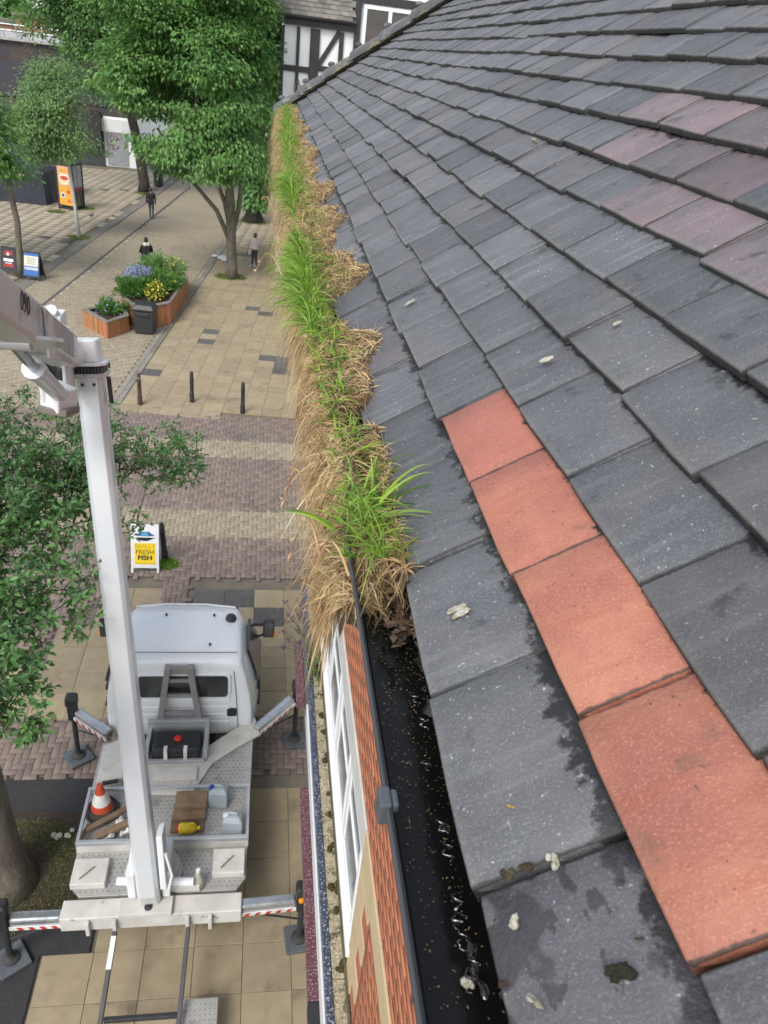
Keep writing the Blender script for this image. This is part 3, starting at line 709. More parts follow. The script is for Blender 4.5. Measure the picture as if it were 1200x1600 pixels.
# seed heads leaning out over the street
def seed_head(px, py, tip, label, seed):
    r = np.random.default_rng(seed); a = at(px, py, 9.39); b = Vector(tip); P = []
    for i in range(9):
        t = i/8; p = a.lerp(b, t); p.z += .05*math.sin(math.pi*t); P.append(p)
    t_ = thing('grass_seed_head', label, 'grass stalk', a); mb = MB(); mb.tube(P, [.0013*(1-.6*i/8) for i in range(9)], 5); mb.build('stalk', m_straw, t_)
    C = []; A = []
    for i in range(4, 9):
        for s in range(4):
            C.append(P[i]); dd = (P[i]-P[i-1]).normalized()+Vector(r.normal(size=3))*.55; A.append(dd.normalized())
    C = np.array(C); A = np.array(A); V, F = leaf_arrays(C, A, unit(r.normal(size=C.shape)), .006+.005*r.random(len(C)), .002)
    link('spikelets', mesh_np('spikelets', V, F, m_straw), t_)
seed_head(500, 870, at(448, 888, 9.33), 'pale branching seed head leaning far out below the leafiest tuft', 1)
seed_head(480, 790, at(438, 806, 9.36), 'single short seed stalk jutting out level with the longest green blades', 2)
seed_head(440, 430, at(395, 436, 9.36), 'green-white seed spray nodding beside the pedestrian in the pale top', 3)
seed_head(438, 400, at(408, 310, 9.46), 'thin upright seed stalk rising beside the ivy clad trunk', 4)
seed_head(545, 900, at(470, 925, 9.32), 'dry stalk drooping over the start of the bare gutter lip', 5)
# leaf litter where the mat ends
m_lit = mat('leaf_litter', (.12, .06, .03), (.07, .045, .025), 30, .7, rnd=.4, island=True)
n = 260; C = np.stack([GX-.03+.085*rg.random(n), .54+.12*rg.random(n), GZ-.012+.018*rg.random(n)], 1)
V, F = leaf_arrays(C, unit(rg.normal(size=(n, 3))*np.array([1, 1, .3])), unit(rg.normal(size=(n, 3))*.5+np.array([0, 0, 1])), .006+.012*rg.random(n), .005+.004*rg.random(n))
o = link('leaf_litter', mesh_np('leaf_litter', V, F, m_lit)); tag(o, 'brown leaf litter at the end of the root mat', 'leaf litter', kind='stuff')

# ---- droppings, moss lumps and snails lying on tiles
def tile_pt(px, py, lift=.0):
    d = ray(px, py); nn = np.array([-math.sin(TH), 0, math.cos(TH)]); p0 = np.array([EX, 0, EZ-CZ]); s = (p0 @ nn)/(d @ nn); p = d*s
    return Vector((p[0], p[1], p[2]+CZ))+Vector(nn)*lift
m_drop = mat('dropping_white', (.62, .60, .52), (.35, .31, .2), 160, .8, .6, 300)
m_moss = mat('moss', (.05, .055, .02), (.025, .028, .012), 90, .95, 1., 300)
m_mossb = mat('dry_moss', (.16, .11, .05), (.09, .065, .035), 120, .95, 1., 300)
m_yel = mat('yellow_bit', (.5, .33, .05), None, 90, .7)
def lumps(name, label, cat_, p, r, m, seed, k=4, stretch=(1, 1, .6), grp=None):
    if r < .02: r *= .68; k += 3
    rnd_ = random.Random(seed); bm = bmesh.new()
    for i in range(k):
        q = Vector((rnd_.uniform(-1, 1)*r*.75, rnd_.uniform(-1, 1)*r*.75, r*.12)); rr = r*rnd_.uniform(.35, .65)
        res = bmesh.ops.create_icosphere(bm, subdivisions=3, radius=1)
        for v in res['verts']:
            nz = 1+.45*noise.noise(v.co*2.3+Vector((seed*3.1, i, 0)))+.2*noise.noise(v.co*6+Vector((seed, i*7, 0)))
            v.co = q+Vector((v.co.x*stretch[0], v.co.y*stretch[1], v.co.z*stretch[2]))*rr*nz
    me = bpy.data.meshes.new(name); bm.to_mesh(me); bm.free(); me.materials.append(m); me.polygons.foreach_set('use_smooth', [True]*len(me.polygons))
    o = link(name, me, loc=p); o.rotation_euler = (0, -TH, rnd_.uniform(0, 6) if stretch[0] == stretch[1] else 0); return tag(o, label, cat_, grp)
lumps('bird_dropping', 'curled off-white dropping on the tile just above the top red tile', 'dropping', tile_pt(855, 563, .001), .009, m_drop, 1, 4, (1.7, .7, .5))
lumps('bird_dropping', 'white crumbly dropping beside the joint between the two lowest eaves tiles', 'dropping', tile_pt(866, 1344, .001), .0065, m_drop, 2, 5)
lumps('bird_dropping', 'white and brown dropping inside the pale patch of the wet eaves tile', 'dropping', tile_pt(806, 1440, .001), .0055, m_drop, 3, 5)
lumps('bird_dropping', 'splayed white and orange dropping at the foot of the wet eaves tile', 'dropping', tile_pt(838, 1566, .001), .007, m_drop, 4, 6, (1, 1, .3))
lumps('moss_clump', 'dark green moss clump on the wet purple eaves tile', 'moss', tile_pt(972, 1526, .002), .0095, m_moss, 5, 6)
lumps('moss_clump', 'small round brown moss crumb uphill of the dark green clump', 'moss', tile_pt(1001, 1468, .001), .003, m_mossb, 6, 3)
lumps('moss_clump', 'brown crumbled moss lodged in the joint between eaves tiles', 'moss', tile_pt(825, 1357, .0), .0075, m_mossb, 7, 6)
lumps('moss_clump', 'second brown crumb of moss in the eaves tile joint, nearer the gutter', 'moss', tile_pt(792, 1365, .0), .0055, m_mossb, 8, 4)
lumps('moss_clump', 'olive moss lump on the gutter edge of the wet eaves tile', 'moss', tile_pt(790, 1536, .0), .0055, m_mossb, 9, 4)
lumps('yellow_leaf_bit', 'tiny yellow leaf scrap on the stained grey eaves tile', 'leaf scrap', tile_pt(800, 1262, .001), .003, m_yel, 10, 3)
lumps('snail_shell', 'pale curled shell standing in the gutter water by the wet tile', 'snail shell', at(733, 1537, WZ+.004), .0055, m_drop, 11, 4)
lumps('bird_dropping', 'long white smear of dropping on a grey tile by the grass', 'dropping', tile_pt(640, 472, -.001), .011, m_drop, 12, 5, (2.2, .4, .12))
lumps('bird_dropping', 'small white smear between two grey tiles above the curled dropping', 'dropping', tile_pt(965, 503, -.001), .006, m_drop, 13, 4, (1.8, .5, .15))
lumps('bird_dropping', 'white tuft of dropping on a tile edge among purple tiles', 'dropping', tile_pt(836, 222, .002), .011, m_drop, 14, 4, (1, 1, .5))
lumps('bird_dropping', 'faint white splash on the second eaves tile from the grass', 'dropping', tile_pt(712, 952, -.0035), .012, m_drop, 15, 6, (1.3, .7, .12))

# moss cushions and a self-sown plant on the ledge
m_mosl = mat('ledge_moss', (.085, .075, .02), (.05, .045, .015), 60, .95, 1., 120)
for i, (px, py, r) in enumerate(((508, 1118, .03), (514, 1145, .035), (511, 1185, .05), (519, 1240, .03), (523, 1275, .035), (528, 1325, .04), (534, 1385, .05), (538, 1420, .035), (541, 1510, .045), (505, 1085, .03))):
    p = at(px, py, 4.035); p.x = min(p.x, XW-.045)
    o = lumps('moss_cushion', 'cushion of olive moss against the wall on the pebbly ledge', 'moss', p, r, m_mosl, 40+i, 5, grp='moss cushions on the ledge'); o.rotation_euler = (0, 0, i)
lav = thing('purple_flowered_weed', 'purple flowered weed with thin stems growing out of the ledge', 'plant', at(497, 1055, 4.04))
r_ = np.random.default_rng(3); mb = MB(); fl = []
for i in range(16):
    a = Vector(lav.location)+Vector((r_.normal()*.015, r_.normal()*.05, 0)); b = a+Vector((-.12-.3*r_.random(), .1+.75*r_.random(), .1+.5*r_.random()))
    P = [a.lerp(b, t)+Vector((0, 0, .12*math.sin(math.pi*t))) for t in np.linspace(0, 1, 6)]; mb.tube(P, [.006*(1-.12*k) for k in range(6)], 5); fl += [(P[-1]+(P[-2]-P[-1])*q*.5) for q in r_.random(5)]
m_stem = mat('weed_stem', (.07, .10, .04), (.05, .06, .035), 20, .8)
mb.build('stems', m_stem, lav)
C = np.array(fl); m_pur = mat('purple_petal', (.16, .07, .17), (.10, .05, .11), 20, .8, rnd=.3, island=True, transl=.2)
C = np.repeat(C, 4, 0); link('flowers', mesh_np('flowers', *leaf_arrays(C+r_.normal(size=C.shape)*.012, unit(r_.normal(size=C.shape)), unit(r_.normal(size=C.shape)), .03, .014), m_pur), lav)['kind'] = 'stuff'
C = np.repeat(np.array([Vector(lav.location)[:]])+0, 160, 0); C = C+r_.normal(size=C.shape)*np.array([.035, .12, .06])+np.array([-.03, .05, .08])
link('leaves', mesh_np('leaves', *leaf_arrays(C, unit(r_.normal(size=C.shape)+np.array([-.6, .5, .5])), unit(r_.normal(size=C.shape)), .07, .016), m_leafd), lav)

# ================================================================== GROUND
def sheet(name, pts, z, m):
    mb = MB(); mb.poly([Vector((x, y, z)) for x, y in pts]); o = mb.build(name, m); return tag(o, kind='structure')
sheet('ground', [(-900, -100), (900, -100), (900, 1800), (-900, 1800)], -.06, mat('far_ground', (.26, .225, .17), (.22, .19, .15), .05, .9))
AN = math.radians(5.2); CA, SA = math.cos(AN), math.sin(AN)
def s2w(u, v): return (u*CA+v*SA, -u*SA+v*CA)
def w2s(x, y): return (x*CA-y*SA, x*SA+y*CA)
U_K, U_D, U_L = -6.22, -11.47, -13.02                 # kerb, drain line, edge of the far paving, across the street
near = sheet('pavement', [(-2.5, -6), (1.3, -6), (1.3, 13.62), (-5, 13.62), (-5, 9.6), (-2.5, 8.4)], -.045, m_joint)
slab_me = {}
for key, mm in (('n', m_slab), ('d', m_slabd)):
    slab_me[key] = []
    for i in range(3):
        mb = MB(); s = .298; b = .006
        mb.loft([[Vector((x*s, y*s, -.045)) for x, y in ((-1, -1), (1, -1), (1, 1), (-1, 1))], [Vector((x*s, y*s, -b)) for x, y in ((-1, -1), (1, -1), (1, 1), (-1, 1))], [Vector((x*(s-b), y*(s-b), srand(-.0012, .0012))) for x, y in ((-1, -1), (1, -1), (1, 1), (-1, 1))]])
        slab_me[key].append(mb.mesh('paving_slab', mm))
def lay(parent, test, x0, x1, y0, y1, ang=0., dark=(), org=(0, 0), prob=.0, stuff=None):
    c, s = math.cos(ang), math.sin(ang); items = []
    i0, i1 = int((x0-org[0])/.6)-1, int((x1-org[0])/.6)+1; j0, j1 = int((y0-org[1])/.6)-1, int((y1-org[1])/.6)+1
    for i in range(i0, i1+1):
        for j in range(j0, j1+1):
            u, v = org[0]+.6*i+.3, org[1]+.6*j+.3; x, y = u*c+v*s, -u*s+v*c
            if not test(x, y): continue
            k = 'd' if any(math.hypot(x-a, y-b) < .36 for a, b in dark) or random.random() < prob else 'n'
            items.append((x, y, k))
    items.sort(key=lambda t: t[0]**2+t[1]**2)
    lim = 300 if stuff is None else 0
    for x, y, k in items[:lim]:
        link('paving_slab', random.choice(slab_me[k]), parent, loc=(x, y, random.gauss(0, .0012)), rot=(random.gauss(0, .002), random.gauss(0, .002), -ang))
    rest = items[lim:]
    if rest:
        V = []; F = []; mi = []
        for x, y, k in rest:
            n = len(V); h = random.gauss(0, .001)
            for zz, e in ((-.04, .298), (h, .293)):
                for a, b in ((-1, -1), (1, -1), (1, 1), (-1, 1)): V.append((x+(a*c+b*s)*e, y+(-a*s+b*c)*e, zz))
            F += [(n+4, n+5, n+6, n+7)]+[(n+q, n+(q+1) % 4, n+4+(q+1) % 4, n+4+q) for q in range(4)]; mi += [k == 'd']*5
        o = link('slab_field', mesh_np('slab_field', V, np.array(F), [m_slabf, m_slabd], midx=mi), parent); o['kind'] = 'stuff'
m_slabf = mat('sandy_slab_field', (.37, .315, .232), (.325, .275, .2), 1.2, .85, .2, 60, rnd=.09, island=True, dirt=(.285, .24, .175), dscale=.5, damt=(.52, .75), speck=(.2, .17, .13), sscale=9, samt=.72)
dk = [at(330, 938)[:2], at(365, 938)[:2], at(405, 955)[:2]]
lay(near, lambda x, y: (x > -1.86 and y < 8.4 or x > -2.45 and y < 5.7) and x < 1.25, -3, 1.3, 1.5, 8.4, org=(-.02, 5.73), dark=())
lay(near, lambda x, y: 9.62 < y < 13.5 and x < 1.25 and x > -4.6+(y-9.6)*.55 and not (-1.95 < x < -1.3 and y > 12.2), -5, 1.3, 9, 14, org=(-.02, 9.62), dark=dk)
sheet('asphalt', [(-6, -6), (-2.46, -6), (-2.46, 5.72), (-1.88, 5.72), (-1.88, 8.44), (-6, 8.44)], -.004, m_asph)
# block paving: herringbone, one block after the other
def herring(name, test, x0, x1, y0, y1, colour, ang=0., w=.1, mats=None):
    c, s = math.cos(ang), math.sin(ang); V = []; F = []; mi = []; e = .004
    for i in range(int(x0/w)-1, int(x1/w)+2):
        for j in range(int(y0/w)-1, int(y1/w)+2):
            d = (i-j) % 4
            if d == 0: a, b, p, q = i*w, j*w, i*w+2*w, j*w+w
            elif d == 3: a, b, p, q = i*w, j*w, i*w+w, j*w+2*w
            else: continue
            u, v = (a+p)/2, (b+q)/2; x, y = u*c+v*s, -u*s+v*c
            if not test(x, y): continue
            n = len(V); z = random.gauss(0, .0012)
            for zz, ee in ((-.035, e*.7), (z-.004, e*.7), (z, e*1.9)):
                for (uu, vv) in ((a+ee, b+ee), (p-ee, b+ee), (p-ee, q-ee), (a+ee, q-ee)): V.append((uu*c+vv*s, -uu*s+vv*c, zz))
            F += [(n+8, n+9, n+10, n+11)]+[(n+r*4+k, n+r*4+(k+1) % 4, n+r*4+4+(k+1) % 4, n+r*4+4+k) for r in (0, 1) for k in range(4)]; mi += [colour(x, y)]*9
    o = link(name, mesh_np(name, V, np.array(F), mats, midx=mi)); return tag(o, kind='stuff')
def bandcol(x, y): return 1 if (19.25 < y < 20.3 or 15.2 < y < 16.4) else 0
o = herring('block_paving', lambda x, y: 13.62 < y < 21.95 or 8.44 < y < 9.6 and x > -6 or 9.55 < y < 13.7 and x < -4.9+(y-9.6)*.55, -8.5, 1.35, 8.3, 22, bandcol, 0, .105, [m_mauve, m_buff])
tag(o, 'mauve and buff herringbone block paving crossing the street', 'block paving')
o = herring('brick_strip', lambda x, y: -1.9 < x < -1.36 and 12.25 < y < 13.6, -2, -1.3, 12.2, 13.7, lambda x, y: 0, 0, .105, [m_mauve])
tag(o, 'short strip of mauve bricks between sandy slabs', 'block paving')
sheet('crossing_bed', [(-60, 13.3), (1.35, 13.3), (1.35, 22.), (-60, 22.)], -.05, mat('paver_bed', (.17, .14, .12), (.14, .115, .10), 3, .95))
sheet('band_bed', [(-9, 8.42), (1.3, 8.42), (1.3, 9.62), (-2.5, 9.62), (-2.5, 13.6), (-9, 13.6)], -.04, MATS['paver_bed'])
# the street beyond the crossing, turned a few degrees
def quad_s(u0, u1, v0, v1): return [s2w(u0, v0), s2w(u1, v0), s2w(u1, v1), s2w(u0, v1)]
m_buffs = mat('street_blocks', (.29, .242, .165), (.255, .21, .145), .4, .88, .15, 40, dirt=(.22, .19, .15), dscale=.25, damt=(.5, .72), speck=(.24, .2, .14), sscale=7, samt=.56)
sheet('street', quad_s(U_L, U_K-.32, 20, 420), -.032, m_buffs)
o = herring('street_blocks', lambda x, y: y > 21.98 and U_L+.2 < w2s(x, y)[0] < U_K-.36, U_L, U_K, 21, 46, lambda x, y: 0, AN, .105, [m_buff]); tag(o, 'buff herringbone blocks of the pedestrian street', 'block paving')
far = sheet('footway', [s2w(U_K+.02, 19.5), (1.4, 22.), (14, 22.), (40, 420), s2w(U_K+.02, 420)], -.05, m_joint)
pit = [(-1.58, 38.4), (-.67, 52.7)]
dk = [at(330, 520)[:2], at(330, 535)[:2], at(398, 484)[:2], at(416, 491)[:2], at(228, 585)[:2], at(372, 397)[:2], at(388, 397)[:2], at(430, 560)[:2], at(435, 575)[:2]]
lay(far, lambda x, y: y > 21.98 and w2s(x, y)[0] > U_K+.25 and x < 1.5 and y < 52 and all(math.hypot(x-a, y-b) > .5 for a, b in pit), U_K, 3, 21, 54, ang=AN, org=(U_K+.02, 22.1), dark=dk)
sheet('footway_far', [s2w(U_K+.05, 50), s2w(9, 50), s2w(12, 420), s2w(U_K+.05, 420)], -.03, m_slabf)
sq = sheet('square', [s2w(U_L-.1, 19), s2w(U_L-.1, 420), s2w(-90, 420), s2w(-90, 19)], -.05, m_joint)
dk = [at(97, 377)[:2], at(103, 374)[:2], at(135, 367)[:2], at(150, 369)[:2], at(68, 369)[:2], at(196, 325)[:2], at(205, 326)[:2], at(165, 296)[:2], at(190, 296)[:2], at(70, 415)[:2], at(68, 430)[:2], at(272, 280)[:2], at(135, 387)[:2]]
lay(sq, lambda x, y: w2s(x, y)[0] < U_L-.35 and y > 22 and y < 68.2 and x > -26 and w2s(x, y)[0] > -30, -32, U_L, 21, 70, ang=AN, org=(U_L-.05, 22.1), dark=dk, stuff=True)
# kerb and channel stones along the footway, dark band by the square, drain line with studs
m_kerb = mat('kerb_stone', (.235, .215, .18), (.18, .165, .14), 6, .85, .3, 60, rnd=.2)
kb = sheet('kerb', quad_s(U_K-.34, U_K+.05, 22.1, 300), -.028, m_kerb)
me_k = MB().box((0, 0, 0), (.16, .895, .06)).mesh('kerb_stone', m_kerb); me_c = MB().box((0, 0, 0), (.14, .595, .05)).mesh('channel_block', mat('channel_block', (.27, .25, .21), (.22, .2, .17), 5, .85, rnd=.15))
for i in range(46):
    x, y = s2w(U_K-.08, 22.6+i*.9); link('kerb_stone', me_k, kb, loc=(x, y, -.016), rot=(0, 0, -AN))
for i in range(66):
    x, y = s2w(U_K-.25, 22.45+i*.6); link('channel_block', me_c, kb, loc=(x, y, -.023), rot=(0, 0, -AN))
sheet('edge_band', quad_s(U_L-.28, U_L+.18, 22, 300), .006, mat('dark_band', (.15, .14, .125), (.2, .18, .15), 1.2, .9))
dr = sheet('drain', quad_s(U_D-.06, U_D+.06, 22, 300), .006, mat('drain_grate', (.07, .068, .065), (.1, .095, .09), 4, .7))
me_s = MB().lathe((0, 0, 0), [(.06, 0), (.055, .012), (.02, .016)], 8).mesh('drain_stud', mat('pale_stud', (.6, .58, .54), None, 5, .6))
for i in range(44):
    x, y = s2w(U_D+.16+srand(-.04, .04), 27+i*.95+srand(-.15, .15)); link('drain_stud', me_s, dr, loc=(x, y, .002))
# tree pit by the truck
sheet('tree_pit', [(-4.6, 6.1), (-2.12, 6.25), (-2.08, 7.75), (-4.6, 7.95)], .012, m_soil)
rg = np.random.default_rng(9)
def turf(name, label, cx, cy, rx, ry, n, L, w=.012, m=None, hole=0.):
    a = rg.random(n)*2*math.pi; r = np.sqrt(hole**2+(1-hole**2)*rg.random(n)); P = np.stack([cx+rx*r*np.cos(a), cy+ry*r*np.sin(a), np.full(n, .0)], 1)
    d = unit(np.stack([rg.normal(size=n)*.5, rg.normal(size=n)*.5, np.ones(n)], 1)); V, F = blade_arrays(P, d, L*(.5+.8*rg.random(n)), w, .4, 3, rg)
    o = link(name, mesh_np(name, V, F, m or m_turf)); return tag(o, label, 'grass', kind='stuff')
m_turf = mat('turf_blade', (.17, .27, .045), (.17, .17, .06), 3, .6, rnd=.35, island=True, transl=.25)
turf('tree_pit_grass', 'patchy grass and moss around the trunk beside the truck', -3., 6.85, .92, .85, 6500, .07, .008, hole=.42)
turf('bollard_grass', 'bright grass tuft at the foot of the bollard by the fish sign', at(262, 882).x, at(262, 882).y, .22, .2, 800, .14, .012, m_grass)
for px, py, r, lab in ((226, 302, .7, 'thin grass ring at the foot of the tall pale trunk'), (123, 371, .6, 'grass ring around the white birch stem'), (360, 433, .75, 'grass and weeds round the many-stemmed tree'), (395, 347, 1.0, 'grass patch at the foot of the ivy clad trunk'), (88, 331, .5, 'weeds at the left foot of the advertising kiosk'), (134, 326, .5, 'weeds at the right foot of the advertising kiosk')):
    p = at(px, py); turf('weed_patch', lab, p.x, p.y, r, r*.8, 700, .14, .03)

# ================================================================== NEIGHBOURING BUILDINGS
m_wstuc = mat('white_render', (.82, .82, .81), (.77, .77, .755), 1.5, .8, .1)
m_tim = mat('black_timber', (.02, .02, .022), (.035, .034, .034), 4, .6, .2)
m_slate = mat('brown_slate', (.20, .18, .15), (.13, .12, .105), 3, .8, .3, 30, rnd=.25)
tud = thing('tudor_building', 'black and white half timbered building with slate roof beyond the tiled hip', 'building', (4, 45, 0))
Yt = 40.
mb = MB(); mb.bx((.5, Yt, 0), (9, 52, 11.0)); mb.bx((3.75, Yt+.02, 11.0), (9, 52, 14.5)); mb.build('wall', m_wstuc, tud)
def tim(a, b, w, d=.1):
    mb = MB(); a = Vector((a[0], Yt-d/2, a[1])); b = Vector((b[0], Yt-d/2, b[1])); mb.bar(a, b, w, d, up=(0, -1, 0)); mb.build('timber', m_tim, tud)
def T(px, py): p = aty(px, py, Yt); return (p.x, p.z)
tim((.45, 3.8), (.45, 10.6), .16); tim((1.13, 3.8), (1.13, 10.6), .14, .1); tim((1.86, 3.8), (1.86, 10.6), .42, .12); tim((3.02, 3.8), (3.02, 10.6), .2, .1); tim((3.68, 3.8), (3.68, 14.4), .26, .14)
tim((.53, 9.0), (1.66, 9.0), .24, .08); tim((2.07, 9.12), (3.55, 9.12), .22, .08); tim((2.05, 9.2), (2.92, 10.62), .2, .07); tim((-.2, 10.82), (3.55, 10.82), .34, .2)
tim((.53, 7.3), (3.55, 7.3), .24, .08); tim((.53, 5.3), (3.55, 5.3), .24, .08); tim((3.8, 11.95), (9, 11.95), .3, .16)
mb = MB(); mb.tube([(-.45, Yt-.35, 10.98), (3.6, Yt-.35, 11.0)], .09, 8); mb.build('gutter', m_blk, tud)
# slated pent roof over the lower part, course by course
pr = MB(); pr.poly([Vector((-.5, Yt-.42, 11.0)), Vector((3.6, Yt-.42, 11.0)), Vector((3.6, Yt+2.2, 13.4)), Vector((-.5, Yt+2.2, 13.4))]); prf = pr.build('pent_roof', m_deck, tud)
me_sl = MB().box((0, .2, 0), (.325, .4, .03)).mesh('slate', m_slate); rsl = Matrix.Rotation(math.radians(39.5), 3, 'X').to_euler()
for k in range(9):
    y = Yt-.45+k*.2; z = 11.03+k*.2*.916
    for i in range(13):
        x = -.42+i*.335+(.16 if k % 2 else 0)
        if x < 3.55: link('slate', me_sl, prf, loc=(x, y, z), rot=(rsl.x-.05, 0, random.gauss(0, .01)))
win = MB()
for a, b in ((3.9, 4.05), (5.0, 5.16), (6.14, 6.3), (7.3, 7.45)): win.bx((a, Yt-.1, 8.), (b, Yt+.01, 11.6))
win.bx((3.9, Yt-.11, 11.6), (7.45, Yt+.012, 11.76)); win.bx((3.9, Yt-.11, 7.9), (7.45, Yt+.012, 8.0)); wf = win.build('window', m_upvc, tud)
m_tp = mat('dim_pane', (.025, .022, .022), (.06, .04, .035), 1.2, .12, spec=.8)
for a, b in ((4.05, 5.0), (5.16, 6.14), (6.3, 7.3)): g = MB(); g.bx((a, Yt-.04, 8.), (b, Yt-.02, 11.6)); g.build('pane', m_tp, wf)
mb = MB(); mb.bx((.42, Yt-.18, 3.3), (3.6, Yt+.0, 3.8)); mb.build('sign_board', m_wstuc, tud)
mb = MB(); mb.bx((1.0, Yt-.1, .0), (3.4, Yt-.01, 3.2)); mb.build('shop_window', m_pane, tud)
# lamp bracket seen over the hip
lb = MB(); p = aty(461, 145, 39.6); lb.tube([p+Vector((0, .3, -.3)), p+Vector((0, .1, .35)), p+Vector((.12, -.1, .5)), p+Vector((.2, -.15, .2)), p+Vector((.2, -.15, -.2))], .05, 6); lb.build('wall_lamp_bracket', m_gwood, tud)
# low shops between
shp = thing('low_shop', 'low white fronted shop between the tiled building and the half timbered one', 'building', (3, 24, 0))
mb = MB(); mb.bx((1.35, 8.2, 0), (6, 39.8, 3.6)); mb.build('wall', m_wstuc, shp)
mb = MB(); mb.bx((1.2, 8.2, 2.6), (1.345, 39.8, 3.3)); mb.build('fascia', m_white, shp)
mb = MB(); mb.bx((1.3, 8.2, 3.62), (6.1, 39.8, 3.75)); mb.build('roof', m_asph, shp)
for i in range(8): mb = MB(); mb.bx((1.325, 9+i*3.8, .5), (1.348, 11.8+i*3.8, 2.4)); mb.build('shop_window', m_pane, shp)

# far dark brick block that closes the square
m_dbr = mat('brown_brick', (.085, .065, .055), (.07, .055, .05), 2, .85, .2, 12, dirt=(.05, .045, .05), dscale=.3, damt=(.5, .6))
m_dbr2 = mat('dark_cladding', (.05, .05, .062), (.042, .042, .052), 1., .7)
m_galv = mat('galvanised_rail', (.5, .52, .54), (.42, .44, .46), 3, .45, metal=.5)
blk = thing('dark_brick_block', 'long dark brown brick block with roof railings at the end of the square', 'building', (-20, 76, 0))
Yb = 70.
mb = MB(); mb.bx((-60, Yb, 3.6), (-10.2, 92, 8.0)); mb.build('wall', m_dbr, blk)
mb = MB(); mb.bx((-60, Yb-.12, 4.3), (-12.6, Yb-.005, 6.7)); mb.build('cladding', m_dbr2, blk)
mb = MB(); mb.bx((-60.1, Yb-.25, 8.0), (-10.1, 92.1, 8.16)); mb.build('coping', mat('concrete_coping', (.42, .41, .39), None, 2, .85), blk)
mb = MB(); mb.bx((-60, Yb-.2, 0), (-12.9, 92, 3.6)); mb.build('ground_floor', m_dbr2, blk)
mb = MB(); mb.bx((-12.9, Yb-.1, 0), (-10.2, 92, 3.6)); mb.build('white_shop', m_wstuc, blk)
mb = MB(); mb.bx((-13.9, Yb-.9, 1.7), (-13.0, Yb-.21, 3.9)); mb.build('sign_box', m_blk, blk)
m_shut = mat('roller_shutter', (.36, .37, .39), (.3, .31, .33), 2, .5, metal=.3)
for i in range(14):
    mb = MB(); mb.bx((-12.7, Yb-.17+.01*(i % 2), .12+i*.165), (-11.1, Yb-.101, .28+i*.165)); mb.build('shutter_slat', m_shut, blk)
m_graf = mat('graffiti', (.25, .10, .14), None, 5, .7)
for pts in ([(-12.45, 2.1), (-12.3, 2.3), (-12.1, 2.25), (-12.15, 2.0), (-12.4, 1.9), (-12.2, 1.75)], [(-12.0, 1.9), (-11.9, 2.25), (-11.75, 1.95)], [(-12.5, 1.6), (-12.1, 1.62), (-12.3, 1.35), (-12.0, 1.3), (-11.8, 1.5)]):
    mb = MB(); mb.tube([(x, Yb-.185, z) for x, z in pts], .035, 5); mb.build('graffiti', m_graf, blk)
mb = MB(); mb.bx((-13, Yb-.3, 2.55), (-10.2, Yb-.105, 3.45)); mb.build('shop_sign', m_white, blk)
rail = MB()
for z in (8.62, 9.0): rail.tube([(-60, Yb+.3, z), (-13.9, Yb+.3, z)], .045, 6)
rail.build('guard_rail', m_galv, blk)
for i in range(14):
    x = -13.9-i*1.5-(.35 if i % 3 == 0 else 0); mb = MB(); mb.tube([(x, Yb+.3, 8.0), (x, Yb+.3, 9.0)], .045, 6); mb.tube([(x, Yb+.3, 8.95), (x+.1, Yb+1.3, 8.16)], .035, 6); mb.build('rail_post', m_galv, blk)
# roofs beyond
def far_block(label, px0, px1, py0, py1, y, m, mr, dep_=12):
    a = aty(px0, py0, y); b = aty(px1, py1, y); o = thing('distant_building', label, 'building', ((a.x+b.x)/2, y+dep_/2, 0))
    mb = MB(); mb.bx((a.x, y, 0), (b.x, y+dep_, a.z)); mb.build('wall', m, o); mb = MB(); mb.bx((a.x-.3, y-.3, a.z), (b.x+.3, y+dep_+.3, a.z+.35)); mb.build('roof', mr, o); return o
m_obr = mat('far_orange_brick', (.34, .17, .11), (.28, .14, .095), .6, .85, .2, 4)
far_block('orange brick plant room behind the roof railings', 24, 72, 24, 45, 95, m_obr, mat('mossy_felt', (.2, .2, .11), None, 1, .9))
far_block('low brick range with grey roof behind the railings, left of the plant room', -60, 24, 27, 45, 100, m_obr, m_slate)
far_block('flat roofed brick building with pale roof edge right of the plant room', 72, 100, 32, 48, 110, m_obr, MATS['concrete_coping'])

# ================================================================== PLATFORM TRUCK
trk = thing('aerial_platform_truck', 'white platform truck with raised silver boom on outriggers beside the building', 'truck', (-1.04, 7.6, 0))
def P(name, mb, m, parent=None, bevel=.006, **k): return mb.build(name, m, parent or trk, bevel=bevel, **k)
XL, XR = -2.1, 0.0
mb = MB(); mb.bx((-1.55, 5.85, .55), (-1.43, 10.2, .72)); mb.bx((-.65, 5.85, .55), (-.53, 10.2, .72)); mb.bx((-1.43, 6.4, .57), (-.65, 6.5, .7)); mb.bx((-1.43, 7.9, .57), (-.65, 8.0, .7)); P('chassis', mb, m_dkm)
def wheel(x, y, r=.34, w=.2):
    ax = Matrix.Rotation(math.pi/2, 3, 'Y'); mb = MB(); mb.lathe((x, y, r), [(r*.62, -w/2), (r*.92, -w/2), (r, -w*.35), (r, w*.35), (r*.92, w/2), (r*.62, w/2)], 24, ax); t = P('wheel', mb, m_rub, bevel=0)
    mb = MB(); mb.lathe((x, y, r), [(r*.6, -w*.42), (r*.6, w*.42), (r*.25, w*.3), (.03, w*.5)], 20, ax); P('rim', mb, m_galv, t, bevel=0)
for x in (-1.95, -.15):
    wheel(x, 6.9); wheel(x, 9.35)
